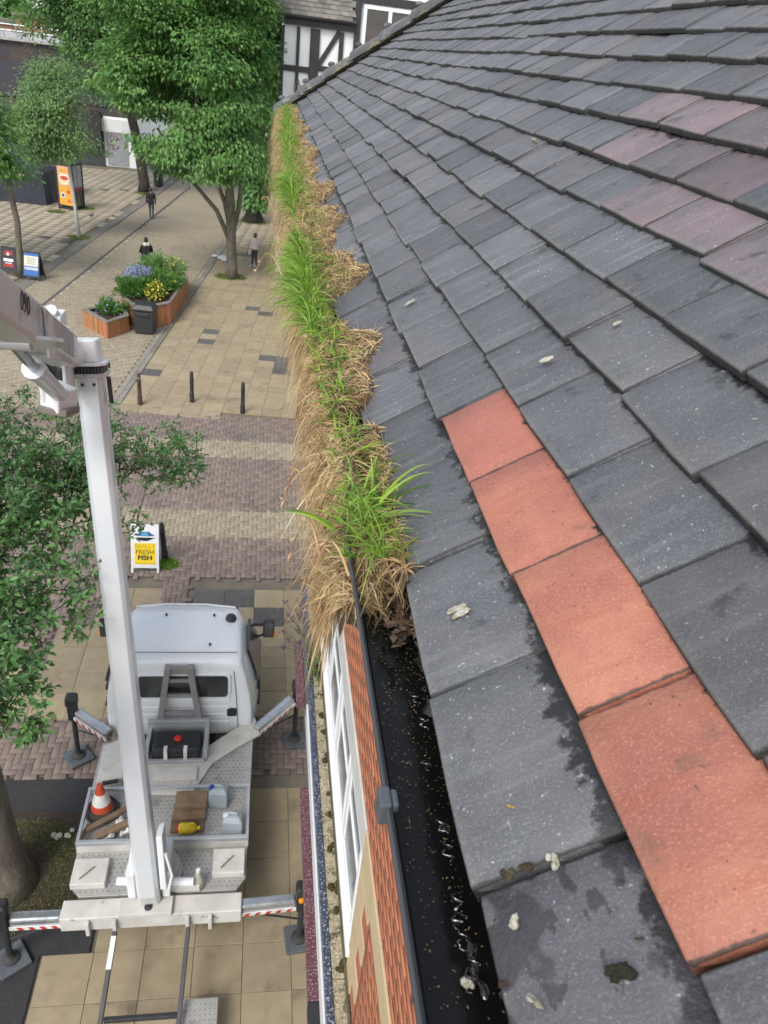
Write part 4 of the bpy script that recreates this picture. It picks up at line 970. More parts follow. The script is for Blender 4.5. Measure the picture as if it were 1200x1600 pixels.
# deck of checker plate with raised lozenges
mb = MB(); mb.prism([(XL+.02, 6.0), (XL+.16, 5.84), (XR-.12, 5.84), (XR-.01, 6.0), (XR+.03, 8.28), (XR-.12, 8.3), (-.62, 7.75), (-1.4, 7.75), (-1.75, 8.28), (XL, 8.2)], .91, .955); deck = P('deck', mb, m_alu)
V = []; F = []
for i in range(32):
    for j in range(38):
        x, y = XL+.1+i*.063+(.0315 if j % 2 else 0), 5.9+j*.0605
        if not (XL+.06 < x < XR-.05 and y < 8.2): continue
        if -1.75 < x < -.62+.5*max(0, (8.2-y))*0 and y > 7.7: continue
        a = math.pi/4 if (i+j) % 2 else -math.pi/4; c, s = math.cos(a), math.sin(a); n = len(V)
        for u, v, z in ((-.024, 0, .955), (0, -.0105, .956), (.024, 0, .955), (0, .0105, .956), (0, 0, .9635)): V.append((x+u*c-v*s, y+u*s+v*c, z))
        F += [(n, n+1, n+4), (n+1, n+2, n+4), (n+2, n+3, n+4), (n+3, n, n+4)]
o = link('checker_studs', mesh_np('checker_studs', V, np.array(F), mat('worn_stud', (.22, .21, .20), (.3, .29, .27), 8, .5, metal=.3)), deck); o['kind'] = 'stuff'
# white sub-frame plates in front of the tray
cp = [(398, 1119), (406, 1147), (372, 1166), (332, 1192), (312, 1222), (300, 1240), (225, 1240), (228, 1180), (246, 1166), (325, 1166), (342, 1154)]
mb = MB(); mb.prism([at(x, y, 1.0)[:2] for x, y in cp], .957, 1.0); P('subframe_plate', mb, m_whd, bevel=.01)
mb = MB(); mb.bx((-1.3, 7.45, 1.003), (-.72, 7.68, 1.04)); P('bolt_plate', mb, m_whd)
mb = MB(); mb.prism([at(x, y, 1.1)[:2] for x, y in ((162, 1165), (196, 1150), (192, 1215), (150, 1222))], .96, 1.1); P('side_cover', mb, m_whd, bevel=.015)
# tray rails
zt = 1.12; tb = .05
mb = MB(); mb.bx((-2.09, 6.43, zt-.05), (.01, 6.48, zt+.02)); P('tray_rail', mb, m_galv)
mb = MB(); mb.bx((-2.09, 7.24, zt-.02), (.01, 7.28, zt+.02)); P('tray_rail', mb, m_galv)
for x in (-2.09, -.03):
    mb = MB(); mb.bx((x, 6.482, zt-.03), (x+.04, 7.238, zt+.02)); P('tray_rail', mb, m_galv)
    for y in (6.44, 7.245): mb = MB(); mb.bx((x+.003, y+.003, .956), (x+.035, y+.03, zt-.051)); P('tray_post', mb, m_galv)
mb = MB(); mb.bx((-2.085, 6.432, .957), (.005, 6.445, zt-.051)); P('tray_side', mb, m_whd, bevel=0)
# deck lockers
for (x0, x1, y0, y1) in ((-2.06, -1.66, 5.93, 6.28), (-.42, -.03, 6.0, 6.34)):
    mb = MB(); mb.bx((x0, y0, .958), (x1, y1, 1.06)); lk = P('deck_locker', mb, m_whd, bevel=.012)
    mb = MB(); mb.bar((x0+.1, y0+.06, 1.075), (x0+.25, y0+.22, 1.08), .014); P('locker_handle', mb, m_gwood, lk, bevel=.003)
# rear beam and sliding outriggers
mb = MB(); mb.bx((-2.1, 5.56, .74), (-.05, 5.80, .97)); P('rear_beam', mb, m_whd, bevel=.012)
mb = MB(); mb.bx((-1.45, 5.54, .973), (-.85, 5.76, 1.03)); P('beam_cover', mb, m_whd); mb = MB(); mb.lathe((-1.12, 5.62, 1.032), [(.045, 0), (.045, .012), (.02, .02)], 16); P('beam_port', mb, m_blk, bevel=0)
for x in (-1.8, -1.5, -.68, -.42):
    mb = MB(); mb.bx((x-.012, 5.50, .68 if x in (-1.5, -.68) else .72), (x+.03, 5.555, .95)); P('lug', mb, m_whd)
m_hred = mat('hazard_red', (.5, .03, .02), (.4, .03, .02), 6, .4); m_hwh = mat('hazard_white', (.75, .74, .72), None, 6, .4)
def outrigger(a, b, foot, stripes=True, lamp=False, zpad=.06):
    a = Vector(a); b = Vector(b); foot = Vector(foot); mb = MB(); mb.bar(a, b, .13, .15); ou = P('outrigger', mb, m_chr, bevel=.03)
    d = (b-a).normalized(); sd_ = d.cross(Vector((0, 0, 1))).normalized()
    if sd_.y > 0: sd_ = -sd_
    base = a+sd_*.073; L = (b-a).length
    mb = MB(); mb.bar(base+Vector((0, 0, -.055)), base+d*L+Vector((0, 0, -.055)), .012, .055); st = P('hazard_strip', mb, m_hwh, ou, bevel=0)
    k = 0; q = .03
    while q < L-.08:
        mb = MB(); c = base+d*q+sd_*.009+Vector((0, 0, -.055)); mb.poly([c+Vector((0, 0, -.027)), c+d*.055+Vector((0, 0, -.027)), c+d*.09+Vector((0, 0, .027)), c+d*.035+Vector((0, 0, .027))]); P('hazard_stripe', mb, m_hred, ou, bevel=0); q += .125
    top = Vector((foot.x, foot.y, b.z))
    mb = MB(); mb.box(top+Vector((0, 0, .2)), (.17, .17, .17)); P('leg_head', mb, m_blk, ou, bevel=.03)
    mb = MB(); mb.bx(top-Vector((.065, .065, .16)), top+Vector((.065, .065, .113))); P('leg_sleeve', mb, m_blk, ou, bevel=.01)
    mb = MB(); mb.tube([Vector((foot.x, foot.y, .1)), top], .038, 12); P('leg_ram', mb, m_dkm, ou, bevel=0)
    mb = MB(); mb.lathe((foot.x, foot.y, zpad), [(.1, 0), (.1, .02), (.05, .05), (.045, .09)], 18); P('leg_foot', mb, m_rub, ou, bevel=0)
    mb = MB(); mb.tube([a+Vector((0, 0, -.1)), a.lerp(top, .5)+Vector((0, 0, -.25)), top+Vector((0, 0, -.4)), top+Vector((0, 0, -.1))], .014, 6); P('hydraulic_hose', mb, m_blk, ou, bevel=0)
    if lamp: mb = MB(); mb.lathe(top+Vector((-.02, -.09, .13)), [(.03, -.03), (.035, 0), (.02, .03)], 10); P('amber_lamp', mb, m_amber, ou, bevel=0)
    mb = MB(); mb.box((0, 0, 0), (.36, .36, .05)); pd = mb.build('outrigger_pad', m_pad, ou, bevel=.012, world=True, loc=(foot.x, foot.y, .032)); pd.rotation_euler = (0, 0, .62 if foot.x < -1 else .1); return ou
m_pad = mat('outrigger_pad', (.10, .115, .13), (.07, .08, .09), 8, .7, .2, 40)
outrigger((-.06, 5.68, .86), (.60, 5.72, .86), (.68, 5.73, 0), lamp=True)
outrigger((-2.09, 5.66, .86), (-2.66, 5.66, .86), (-2.76, 5.68, 0))
outrigger((.06, 8.38, .98), (.62, 8.98, 1.02), (.70, 9.06, 0))
outrigger((-2.02, 8.34, .98), (-2.54, 8.74, 1.02), (-2.62, 8.80, 0))
# rear rack that hangs behind the beam
mb = MB(); mb.bar((-.66, 5.52, .78), (-.70, 4.55, .36), .05, .06); P('rack_rail', mb, m_dkm)
mb = MB(); mb.bar((-1.49, 5.50, .78), (-1.54, 4.55, .36), .05, .06); P('rack_rail', mb, m_dkm)
mb = MB(); mb.bar((-1.49, 5.46, .765), (-1.508, 5.15, .63), .062, .072); P('rack_sleeve', mb, m_galv)
mb = MB(); mb.bar((-1.50, 4.73, .40), (-.72, 4.73, .40), .05, .06); P('rack_crossbar', mb, m_dkm)
mb = MB(); mb.bx((-.67, 4.3, .30), (-.28, 4.93, .33)); stp = P('step_plate', mb, m_alu)
V = []; F = []
for i in range(7):
    for j in range(10):
        x, y = -.64+i*.055, 4.34+j*.058; n = len(V); V += [(x-.012, y, .33), (x, y-.008, .33), (x+.012, y, .33), (x, y+.008, .33), (x, y, .338)]; F += [(n, n+1, n+4), (n+1, n+2, n+4), (n+2, n+3, n+4), (n+3, n, n+4)]
o = link('step_studs', mesh_np('step_studs', V, np.array(F), m_gwood), stp); o['kind'] = 'stuff'
# cab: rings from the rear wall to the nose
CX = -1.03
def cab_ring(y, zb, zt_, wb, wt, rt=.16):
    pts = []
    hb, ht = wb/2, wt/2; zm = zb+(zt_-zb)*.42
    prof_ = [(hb*.93, zb), (hb, zb+.1), (hb*1.0, zm), (ht+(hb-ht)*.35, zt_-(zt_-zm)*.4), (ht, zt_-rt), (ht-rt*.28, zt_-rt*.28), (ht-rt, zt_-.012), (ht*.4, zt_+.012)]
    for x, z in prof_: pts.append(Vector((CX+x, y, z)))
    for x, z in prof_[::-1]: pts.append(Vector((CX-x, y, z)))
    return pts
mb = MB(); mb.loft([cab_ring(8.46, .82, 2.20, 2.02, 1.72), cab_ring(8.49, .80, 2.25, 2.06, 1.80), cab_ring(8.62, .72, 2.28, 2.14, 1.80), cab_ring(9.0, .62, 2.32, 2.26, 1.78), cab_ring(9.62, .62, 2.31, 2.30, 1.70), cab_ring(9.83, .62, 2.20, 2.30, 1.62), cab_ring(10.0, .62, 2.02, 2.28, 1.60, .1), cab_ring(10.42, .6, 1.32, 2.2, 1.76, .08), cab_ring(10.62, .58, 1.16, 2.02, 1.8, .08), cab_ring(10.7, .56, .95, 1.9, 1.7, .06)])
cab = mb.build('cab', m_cab, trk, auto=True)
sb = cab.modifiers.new('sub', 'SUBSURF'); sb.levels = 1; sb.render_levels = 2; cab.modifiers.move(len(cab.modifiers)-1, 0)
# roof rim line and visor
mb = MB(); mb.tube([(CX-.74, 9.62, 2.325), (CX-.3, 9.66, 2.345), (CX+.3, 9.66, 2.345), (CX+.74, 9.62, 2.325)], .012, 6); P('roof_seam', mb, m_cab, cab, bevel=0)
me = text_mesh('ACCESS PLATFORMS', .085, m_gwood, 1.); o = None
bpy.data.meshes.remove(me)
for x_ in (-1.78, -.20):
    mb = MB(); mb.tube([(x_, 8.452, .98), (x_+(.03 if x_ < -1 else -.03), 8.452, 1.6), (x_+(.07 if x_ < -1 else -.07), 8.462, 2.08)], .006, 6); P('panel_seam', mb, m_gwood, cab, bevel=0)
mb = MB(); mb.tube([(CX-.8, 8.62, 2.295), (CX-.3, 8.6, 2.31), (CX+.3, 8.6, 2.31), (CX+.8, 8.62, 2.295)], .007, 6); P('panel_seam', mb, m_gwood, cab, bevel=0)
# windows, vents and swages on the rear wall
def rear_panel(x0, x1, z0, z1, y, d=.02, r=.06):
    mb = MB(); n = 6; pts = []
    for cx, cz, a0 in ((x1-r, z1-r, 0), (x0+r, z1-r, 1), (x0+r, z0+r, 2), (x1-r, z0+r, 3)):
        for i in range(n+1): t = (a0+i/n)*math.pi/2; pts.append((cx+r*math.cos(t), cz+r*math.sin(t)))
    mb.loft([[Vector((x, y, z)) for x, z in pts], [Vector((x, y-d, z)) for x, z in pts]]); return mb
YR = 8.47
P('rear_window_seal', rear_panel(-1.63, -.31, 1.58, 2.04, YR, .03), m_cab, cab, bevel=.006)
rw = P('rear_window', rear_panel(-1.59, -.35, 1.615, 2.01, YR-.028, .012), m_glass, cab, bevel=0)
for z in (1.06, 1.21, 1.36, 1.50): P('swage', rear_panel(-1.6, -.32, z-.045, z+.045, YR+.005, .022, .03), m_cab, cab, bevel=.008)
P('fuel_flap', rear_panel(-.36, -.22, 1.22, 1.36, YR, .035, .03), m_blk, cab, bevel=.005)
m_seat = mat('cab_interior', (.14, .04, .03), (.06, .08, .07), 4, .9)
for s in (1, -1):
    x = CX+s*.96
    mb = MB(); mb.poly([Vector((CX+s*1.105, 8.95, 1.45)), Vector((CX+s*1.125, 9.85, 1.45)), Vector((CX+s*.95, 9.68, 2.06)), Vector((CX+s*.945, 8.95, 2.06))]); 
    o = P('door_window', mb, m_glass, cab, bevel=0); sd2 = o.modifiers.new('solid', 'SOLIDIFY'); sd2.thickness = .05; sd2.offset = 0
    mb = MB(); mb.bx((CX+s*1.12-.02, 8.98, 1.24), (CX+s*1.12+.02, 9.16, 1.3)); P('door_handle', mb, m_blk, cab)
    mb = MB(); mb.tube([(CX+s*1.0, 9.8, 1.55), (CX+s*1.22, 9.86, 1.62)], .02, 6); mb.tube([(CX+s*.97, 9.8, 1.85), (CX+s*1.22, 9.86, 1.80)], .02, 6)
    mi_ = P('mirror_arm', mb, m_blk, cab, bevel=0)
    mb = MB(); mb.box((CX+s*1.26, 9.86, 1.72), (.18, .09, .34)); P('mirror', mb, m_blk, cab, bevel=.03)
    mb = MB(); mb.box((CX+s*1.26, 9.81, 1.72), (.14, .012, .28)); P('mirror_glass', mb, mat('mirror_glass', (.3, .32, .34), None, 2, .08, metal=.8), cab, bevel=0)
    mb = MB(); mb.lathe((CX+s*1.35, 9.86, 1.60), [(.03, -.04), (.035, 0), (.02, .04)], 8); P('indicator', mb, m_amber, cab, bevel=0)
    mb = MB(); mb.bx((CX+s*1.13-.03, 8.95, .95), (CX+s*1.13+.02, 10.1, .99)); P('side_trim', mb, m_blk, cab)
    mb = MB(); mb.lathe((CX+s*.75, 10.66, .9), [(.11, -.06), (.12, 0), (.08, .05)], 14, Matrix.Rotation(-math.pi/2, 3, 'X')); P('headlight', mb, mat('headlamp', (.5, .52, .54), None, 2, .1), cab, bevel=0)
mb = MB(); mb.lathe((CX+.68, 9.36, 2.29), [(.075, 0), (.085, .03), (.07, .07), (.03, .09)], 14); P('roof_antenna', mb, m_blk, cab, bevel=0)
for x, y in ((-.6, 9.42), (-1.3, 9.42), (-.62, 8.75)): mb = MB(); mb.lathe((x, y, 2.335), [(.018, -.02), (.018, .012), (.008, .02)], 8); P('roof_fixing', mb, m_dkm, cab, bevel=0)
mb = MB(); mb.poly([Vector((CX-.76, 10.02, 2.0)), Vector((CX+.76, 10.02, 2.0)), Vector((CX+.84, 10.36, 1.42)), Vector((CX-.84, 10.36, 1.42))]); o = P('windscreen', mb, m_glass, cab, bevel=0); sd2 = o.modifiers.new('solid', 'SOLIDIFY'); sd2.thickness = .06; sd2.offset = 0
# red lettering line on the visor
me = text_mesh('hire', .07, m_red); bpy.data.meshes.remove(me)
# boom rest on the back of the cab
br = MB(); zb, ztp = .98, 2.22
yb_, yt_ = 8.30, 8.40
def BR(x, z): return Vector((x, yb_+(yt_-yb_)*(z-zb)/(ztp-zb), z))
br.bar(BR(-1.34, zb), BR(-1.17, ztp), .085, .11, up=(0, -1, 0)); br.bar(BR(-.70, zb), BR(-.87, ztp), .085, .11, up=(0, -1, 0))
for z, h in ((1.05, .06), (1.42, .05), (1.72, .06), (1.98, .05), (2.16, .12)):
    w = .28-.17*(z-zb)/(ztp-zb)
    br.bar(BR(-1.02-w, z), BR(-1.02+w, z), h, .04, up=(0, -1, 0))
P('boom_rest', br, mat('rest_steel', (.30, .29, .28), (.24, .23, .22), 6, .5, metal=.3), bevel=.006)
mb = MB(); mb.bx((-1.36, 7.82, .98), (-.70, 8.18, 1.22)); bb = P('battery_box', mb, m_blk, bevel=.03)
mb = MB(); mb.lathe((-1.02, 8.02, 1.22), [(.05, 0), (.05, .014), (.035, .022)], 16); P('stop_button', mb, mat('stop_red', (.75, .03, .02), None, 6, .4), bb, bevel=0)
for x in (-1.17, -.90):
    mb = MB(); mb.bx((x-.025, 7.80, 1.08), (x+.025, 7.88, 1.235)); mb.bx((x-.025, 7.785, .98), (x+.025, 7.80, 1.2)); P('box_latch', mb, m_hwh, bb, bevel=.004)
mb = MB(); mb.bx((-1.42, 7.76, .97), (-.64, 7.81, 1.06)); mb.bx((-1.46, 7.81, .97), (-1.40, 8.3, 1.2)); mb.bx((-.66, 7.81, .97), (-.60, 8.3, 1.2)); mb.bx((-1.46, 8.24, 1.0), (-.60, 8.3, 1.34)); P('box_cradle', mb, m_galv)
# turret, lower boom, knuckle, upper boom
A0 = Vector((-1.12, 5.74, 1.20)); A1 = dep(140, 575, 7.0)
bd = (A1-A0).normalized(); toc = (Vector((0, 0, CZ))-A0); bxv = bd.cross(Vector((0, -1, .2))).normalized()
if bxv.x < 0: bxv = -bxv
byv = bxv.cross(bd)
if byv.y > 0: byv = -byv; 
def boom_sec(p, w, h, x, y, ch=.05): return [p+x*a*w/2+y*b*h/2 for a, b in ((-1+ch/w*2, -1), (1-ch/w*2, -1), (1, -1+ch/h*2), (1, 1-ch/h*2), (1-ch/w*2, 1), (-1+ch/w*2, 1), (-1, 1-ch/h*2), (-1, -1+ch/h*2))]
mb = MB(); mb.loft([boom_sec(A0, .25, .25, bxv, byv, .04), boom_sec(A1, .23, .23, bxv, byv, .04)]); lbm = P('lower_boom', mb, m_boom, bevel=.008)
mb = MB(); mb.loft([boom_sec(A0-bd*.16-byv*.03, .24, .2, bxv, byv, .03), boom_sec(A0-bd*.002, .255, .255, bxv, byv, .04)]); P('boom_foot', mb, m_boomu, lbm, bevel=.006)
m_boome = m_boomu
for i in range(4): pass
mb = MB(); mb.bar(A0+bxv*.19+bd*.1+byv*.02, A0+bxv*.2+bd*.85+byv*.02, .07, .24, up=tuple(byv)); P('lift_arm', mb, m_white, bevel=.012)
mb = MB(); mb.tube([A0+bxv*.24+bd*.05+byv*.1, A0+bxv*.3+bd*.3+byv*.14, A0+bxv*.25+bd*.6+byv*.12], .018, 8); P('lift_hose', mb, m_white, bevel=0)
mb = MB(); mb.lathe((-1.12, 6.1, .957), [(.34, 0), (.34, .06), (.30, .07), (.3, .12), (.26, .14)], 24); P('turret_base', mb, m_whd, bevel=0)
mb = MB(); mb.bx((-1.36, 5.72, 1.06), (-1.27, 6.2, 1.5)); mb.bx((-.97, 5.72, 1.06), (-.88, 6.2, 1.5)); mb.bx((-1.27, 5.9, 1.06), (-.97, 6.2, 1.16)); P('turret', mb, m_white, bevel=.015)
mb = MB(); mb.tube([(-1.5, 5.86, 1.2), (-.62, 5.82, 1.18)], .05, 12); P('pivot_pin', mb, m_white, bevel=0)
mb = MB(); mb.bx((-.95, 5.82, .98), (-.55, 5.94, 1.1)); P('valve_block', mb, m_whd, bevel=.01)
# collar with teeth and head block
hc = A1+bd*.0
mb = MB(); mb.loft([boom_sec(hc-bd*.07, .31, .31, bxv, byv, .06), boom_sec(hc-bd*.03, .33, .33, bxv, byv, .07)]); col_ = P('boom_collar', mb, m_boomu, lbm, bevel=.005)
for k in range(11):
    for side in (0, 1):
        c = hc+bxv*(-.14+k*.028)+byv*(-.165 if side == 0 else .165) + bd*.0
        mb = MB(); mb.box(c, (.014, .03, .05), rotmat(bxv, byv, bd)); P('collar_tooth', mb, m_blk, col_, bevel=0)
mb = MB(); mb.loft([boom_sec(hc-bd*.03, .285, .285, bxv, byv, .05), boom_sec(hc+bd*.035, .285, .285, bxv, byv, .05)]); P('collar_core', mb, m_blk, lbm, bevel=0)
mb = MB(); mb.loft([boom_sec(hc+bd*.036, .33, .32, bxv, byv, .06), boom_sec(hc+bd*.065, .33, .32, bxv, byv, .06)]); P('collar_ring', mb, m_white, lbm, bevel=.004)
mb = MB(); mb.loft([boom_sec(hc+bd*.066, .215, .22, bxv, byv, .02), boom_sec(hc+bd*.26, .205, .21, bxv, byv, .02)]); P('boom_head', mb, m_white, lbm, bevel=.01)
for s in (-.05, .05):
    mb = MB(); mb.lathe(hc-bd*.13+bxv*s+byv*(-.0 ), [(.014, .121), (.014, .135), (.006, .14)], 10, rotmat(bxv, bd, -byv if byv.y > 0 else byv) if False else rotmat(bxv, -bd, byv)); P('boom_bolt', mb, m_dkm, lbm, bevel=0)
mb = MB(); mb.bar(hc+bxv*.155-bd*.08, hc+bxv*.16-bd*.32, .03, .06); P('limit_switch', mb, m_dkm, lbm, bevel=.004)
# link plates, hoses and the luffing ram to the left of the head
H1 = dep(101, 512, 6.6); H2 = dep(110, 615, 6.75)
mb = MB(); mb.bar(H1, H2, .03, .30, up=(0, -1, 0)); P('link_plate', mb, m_white, bevel=.006)
mb = MB(); mb.tube([dep(100, 560, 6.72), dep(122, 555, 6.9)], .10, 14); P('knuckle_pin', mb, m_white, bevel=0)
rr_ = random.Random(3)
for k in range(7):
    mb = MB(); mb.tube([dep(62+rr_.uniform(-6, 10), 550+rr_.uniform(0, 10), 6.6), dep(78+rr_.uniform(-6, 8), 575+rr_.uniform(-4, 12), 6.7), dep(92+rr_.uniform(-6, 4), 592+rr_.uniform(-4, 12), 6.8), dep(97+rr_.uniform(-4, 4), 615+rr_.uniform(-6, 6), 6.8)], .022, 7); P('knuckle_hose', mb, m_blk, bevel=0)
mb = MB(); mb.bx(dep(72, 560, 6.9), dep(98, 598, 6.75)); P('hose_guard', mb, m_blk, bevel=.01)
R0, R1, R2 = dep(22, 538, 5.35), dep(52, 575, 5.75), dep(92, 615, 6.35)
mb = MB(); mb.tube([R0, R1.lerp(R2, .25)], .042, 16); P('ram_rod', mb, m_chr, smooth=False, bevel=0, auto=True)
mb = MB(); mb.tube([R1, R1.lerp(R2, .12), R1.lerp(R2, .121), R2], [.085, .085, .072, .068], 18); P('ram_barrel', mb, m_boom, bevel=0, auto=True)
mb = MB(); mb.tube([R0.lerp(R1, -.12)+Vector((-.13, 0, .0)), R0.lerp(R1, -.12)+Vector((.13, 0, 0))], .062, 14); P('ram_eye', mb, m_boom, bevel=0, auto=True)
mb = MB(); mb.bar(dep(92, 605, 6.4), dep(92, 636, 6.5), .22, .2); P('ram_foot', mb, m_white, bevel=.015)
mb = MB(); mb.bar(dep(92, 634, 6.48), dep(92, 645, 6.5), .26, .22); P('ram_foot_base', mb, m_gwood, bevel=.01)
mb = MB(); mb.tube([dep(66, 600, 6.3), dep(70, 625, 6.4)], .03, 8); P('grease_rod', mb, m_white, bevel=0)
U0 = dep(96, 545, 6.55); U1 = dep(-15, 468, 4.55)
ud = (U1-U0).normalized(); uy = (Vector((0, 0, 1))-ud*ud.z).normalized(); ux = uy.cross(ud)
mb = MB(); U2 = U0+ud*4.6
mb.loft([boom_sec(U0-ud*.05, .24, .29, ux, uy, .03), boom_sec(U2, .26, .31, ux, uy, .03)]); ub = P('upper_boom', mb, m_boomu, bevel=.008)
mb = MB(); mb.loft([boom_sec(U2-ud*.12, .30, .36, ux, uy, .04), boom_sec(U2+ud*.1, .30, .36, ux, uy, .04)]); P('boom_end_collar', mb, m_white, ub)
side = ux if (ux.dot(Vector((0, 0, CZ))-U0) > 0) else -ux
# knuckle bracket under the upper boom that carries the ram eye
q0 = U0+ud*1.45; mb = MB()
for s in (-.13, .13): mb.bar(q0+ux*s-uy*.12, R0+ux*s*.9, .03, .34, up=tuple(ux))
P('ram_bracket', mb, m_boomu, bevel=.01)
mb = MB(); mb.loft([[U0+ud*1.05+side*.124+uy*.1, U0+ud*1.3+side*.126+uy*.11, U0+ud*1.15+side*.126-uy*.22, U0+ud*.9+side*.124-uy*.18], [U0+ud*1.05+side*.145+uy*.1, U0+ud*1.3+side*.145+uy*.11, U0+ud*1.15+side*.145-uy*.22, U0+ud*.9+side*.145-uy*.18]]); P('side_plate', mb, m_boomu, ub, bevel=.005)
for k in range(9):
    mb = MB(); o1 = U0+side*.122+uy*(.1-k*.022); mb.bar(o1+ud*.12, o1+ud*.95, .004, .006, up=tuple(uy)); P('boom_rib', mb, m_gwood, ub, bevel=0)
me = text_mesh('090', .17, m_blk, .95); o = link('boom_number', me, None)
fx = -ud if True else ud
R3 = rotmat(fx, (side.cross(fx)), side); M4 = R3.to_4x4(); M4.translation = U0.lerp(U1, .86)+side*.1265+uy*.035; o.matrix_basis = M4; attach(o, ub)
mb = MB(); mb.box(U0+uy*.2+ud*.25, (.14, .2, .12)); mb.tube([U0+uy*.2+ud*.1, U0+uy*.25+ud*.4], .05, 8); P('hose_clamp', mb, m_white, ub, bevel=.01)

# ---- things standing on the truck
def cone(p):
    t = thing('traffic_cone', 'orange and white traffic cone on its black base in the truck tray', 'traffic cone', p); x, y, z = p
    mb = MB(); mb.prism([(x+.23*math.cos(a), y+.23*math.sin(a)) for a in np.linspace(.39, 6.67, 9)[:-1]], z, z+.045); mb.lathe((x, y, z+.045), [(.19, 0), (.16, .06)], 16); mb.build('base', m_rub, t, bevel=.01)
    m_or = mat('cone_orange', (.55, .07, .025), (.42, .06, .025), 12, .55); m_cw = mat('cone_white', (.72, .71, .68), (.6, .58, .54), 12, .5)
    for (r0, r1, z0, z1, m, nm) in ((.14, .112, .10, .2, m_or, 'cone_body'), (.113, .068, .2, .37, m_cw, 'reflective_sleeve'), (.066, .03, .37, .52, m_or, 'cone_tip')):
        mb = MB(); mb.lathe((x, y, z), [(r0, z0), (r1, z1)], 20); mb.build(nm, m, t, auto=True)
cone(tuple(at(160, 1268, .965)))
m_hdpe = mat('clear_jerrycan', (.50, .57, .60), (.45, .52, .55), 4, .4, trans=.35, spec=.4)
def jerry(px, py, label, cap=None, s=1.):
    p = at(px, py, .965); t = thing('jerrycan', label, 'jerrycan', p, rz=srand(-.15, .15)); h, w, d = .33*s, .25*s, .17*s
    mb = MB(); mb.loft([[Vector((a*w/2*k, b*d/2*k, z)) for a, b in ((-1, -1), (1, -1), (1, 1), (-1, 1))] for z, k in ((0, .94), (.02, 1), (h*.8, 1), (h*.93, .72), (h*.97, .55))]); mb.build('can', m_hdpe, t, bevel=.025, world=False)
    mb = MB(); mb.tube([(-w*.2, 0, h*.9), (-w*.18, 0, h*1.08), (w*.2, 0, h*1.08), (w*.26, 0, h*.9)], .016, 8); mb.build('handle', m_hdpe, t, world=False, smooth=True)
    mb = MB(); mb.lathe((-w*.36, 0, h*.84), [(.035, 0), (.035, .045), (.028, .05)], 12); mb.build('cap', cap or m_hwh, t, world=False)
jerry(342, 1255, 'clear plastic jerrycan with a blue cap by the tray front rail', mat('blue_cap', (.02, .05, .35), None, 5, .4))
jerry(364, 1300, 'clear plastic jerrycan with a white cap in the tray corner', None, 1.05)
p = at(292, 1300, .965); t = thing('yellow_bottle', 'yellow plastic bottle lying on its side in the tray', 'bottle', p); m_yb = mat('yellow_plastic', (.75, .55, .02), None, 5, .35)
ax = Matrix.Rotation(math.pi/2, 3, 'Y'); mb = MB(); mb.lathe(p+Vector((-.1, 0, .075)), [(.055, 0), (.072, .02), (.072, .16), (.04, .22), (.025, .23), (.025, .27)], 14, ax); mb.build('bottle', m_yb, t, auto=True)
mb = MB(); mb.lathe(p+Vector((-.13, 0, .075)), [(.04, 0), (.05, .03)], 12, ax); mb.build('label_band', m_red, t); mb = MB(); mb.tube([p+Vector((.02, 0, .15)), p+Vector((.08, 0, .17)), p+Vector((.13, 0, .11))], .014, 8); mb.build('handle', m_yb, t, smooth=True)
p = at(310, 1385, .96); t = thing('spray_bottle', 'milky plastic bottle standing on the checker deck by the boom foot', 'bottle', p); m_mb = mat('milky_plastic', (.55, .55, .45), (.5, .5, .42), 5, .4, trans=.3)
mb = MB(); mb.lathe(p, [(.055, 0), (.07, .02), (.07, .17), (.03, .26), (.022, .29)], 14); mb.build('bottle', m_mb, t, auto=True); mb = MB(); mb.lathe(p+Vector((0, 0, .29)), [(.028, 0), (.026, .035)], 12); mb.build('cap', m_hwh, t)
for i, (y0, lab) in enumerate(((6.78, 'worn wooden board lowest in the pile by the boom'), (6.93, 'worn wooden board in the middle of the pile by the boom'), (7.08, 'worn wooden board topmost, next to the tray front rail'))):
    mb = MB(); mb.bx((-.99+.015*i, y0-.13, .967+i*.046), (-.57+.01*i, y0+.13, 1.01+i*.046)); tag(mb.build('wooden_board', m_plank, bevel=.004), lab, 'board', 'wooden boards in the tray')
for i, (a, b, w, lab) in enumerate((((135, 1300), (205, 1262), .07, 'long timber batten leaning over the rail corner by the cone'), ((150, 1312), (210, 1285), .09, 'thick timber offcut below the long batten'), ((122, 1318), (140, 1290), .05, 'short thin stick in the tray corner behind the cone'))):
    mb = MB(); pa, pb = at(*a, 1.0), at(*b, 1.06 if i < 2 else 1.0); mb.bar(pa+Vector((0, 0, w/2)), pb+Vector((0, 0, w/2)), w, w*.6); tag(mb.build('timber_batten', m_plank, bevel=.004), lab, 'timber')
for i, (px, py, lab) in enumerate(((170, 1312, 'white pipe elbow against the tray rear rail'), (185, 1300, 'white pipe coupling among the fittings by the battens'), (200, 1305, 'white tee fitting next to the boom'), (193, 1288, 'short white pipe end beside the thick offcut'))):
    p = at(px, py, .965); mb = MB(); a = i*.9; mb.tube([p+Vector((-.07, 0, .04)), p+Vector((.0, .02, .05)), p+Vector((.05*math.cos(a), .07*math.sin(a), .09))], [.035, .035, .035], 10); mb.tube([p+Vector((-.09, 0, .04)), p+Vector((-.06, 0, .04))], .043, 10); tag(mb.build('pipe_fitting', m_white, auto=True), lab, 'pipe fitting')
mb = MB(); pa = at(172, 1222, 1.12); mb.box(pa, (.2, .05, .04), Matrix.Rotation(.2, 3, 'Z')); tag(mb.build('black_brush', m_blk, bevel=.01), 'black hand brush beside the cone tip on the side cover', 'brush')
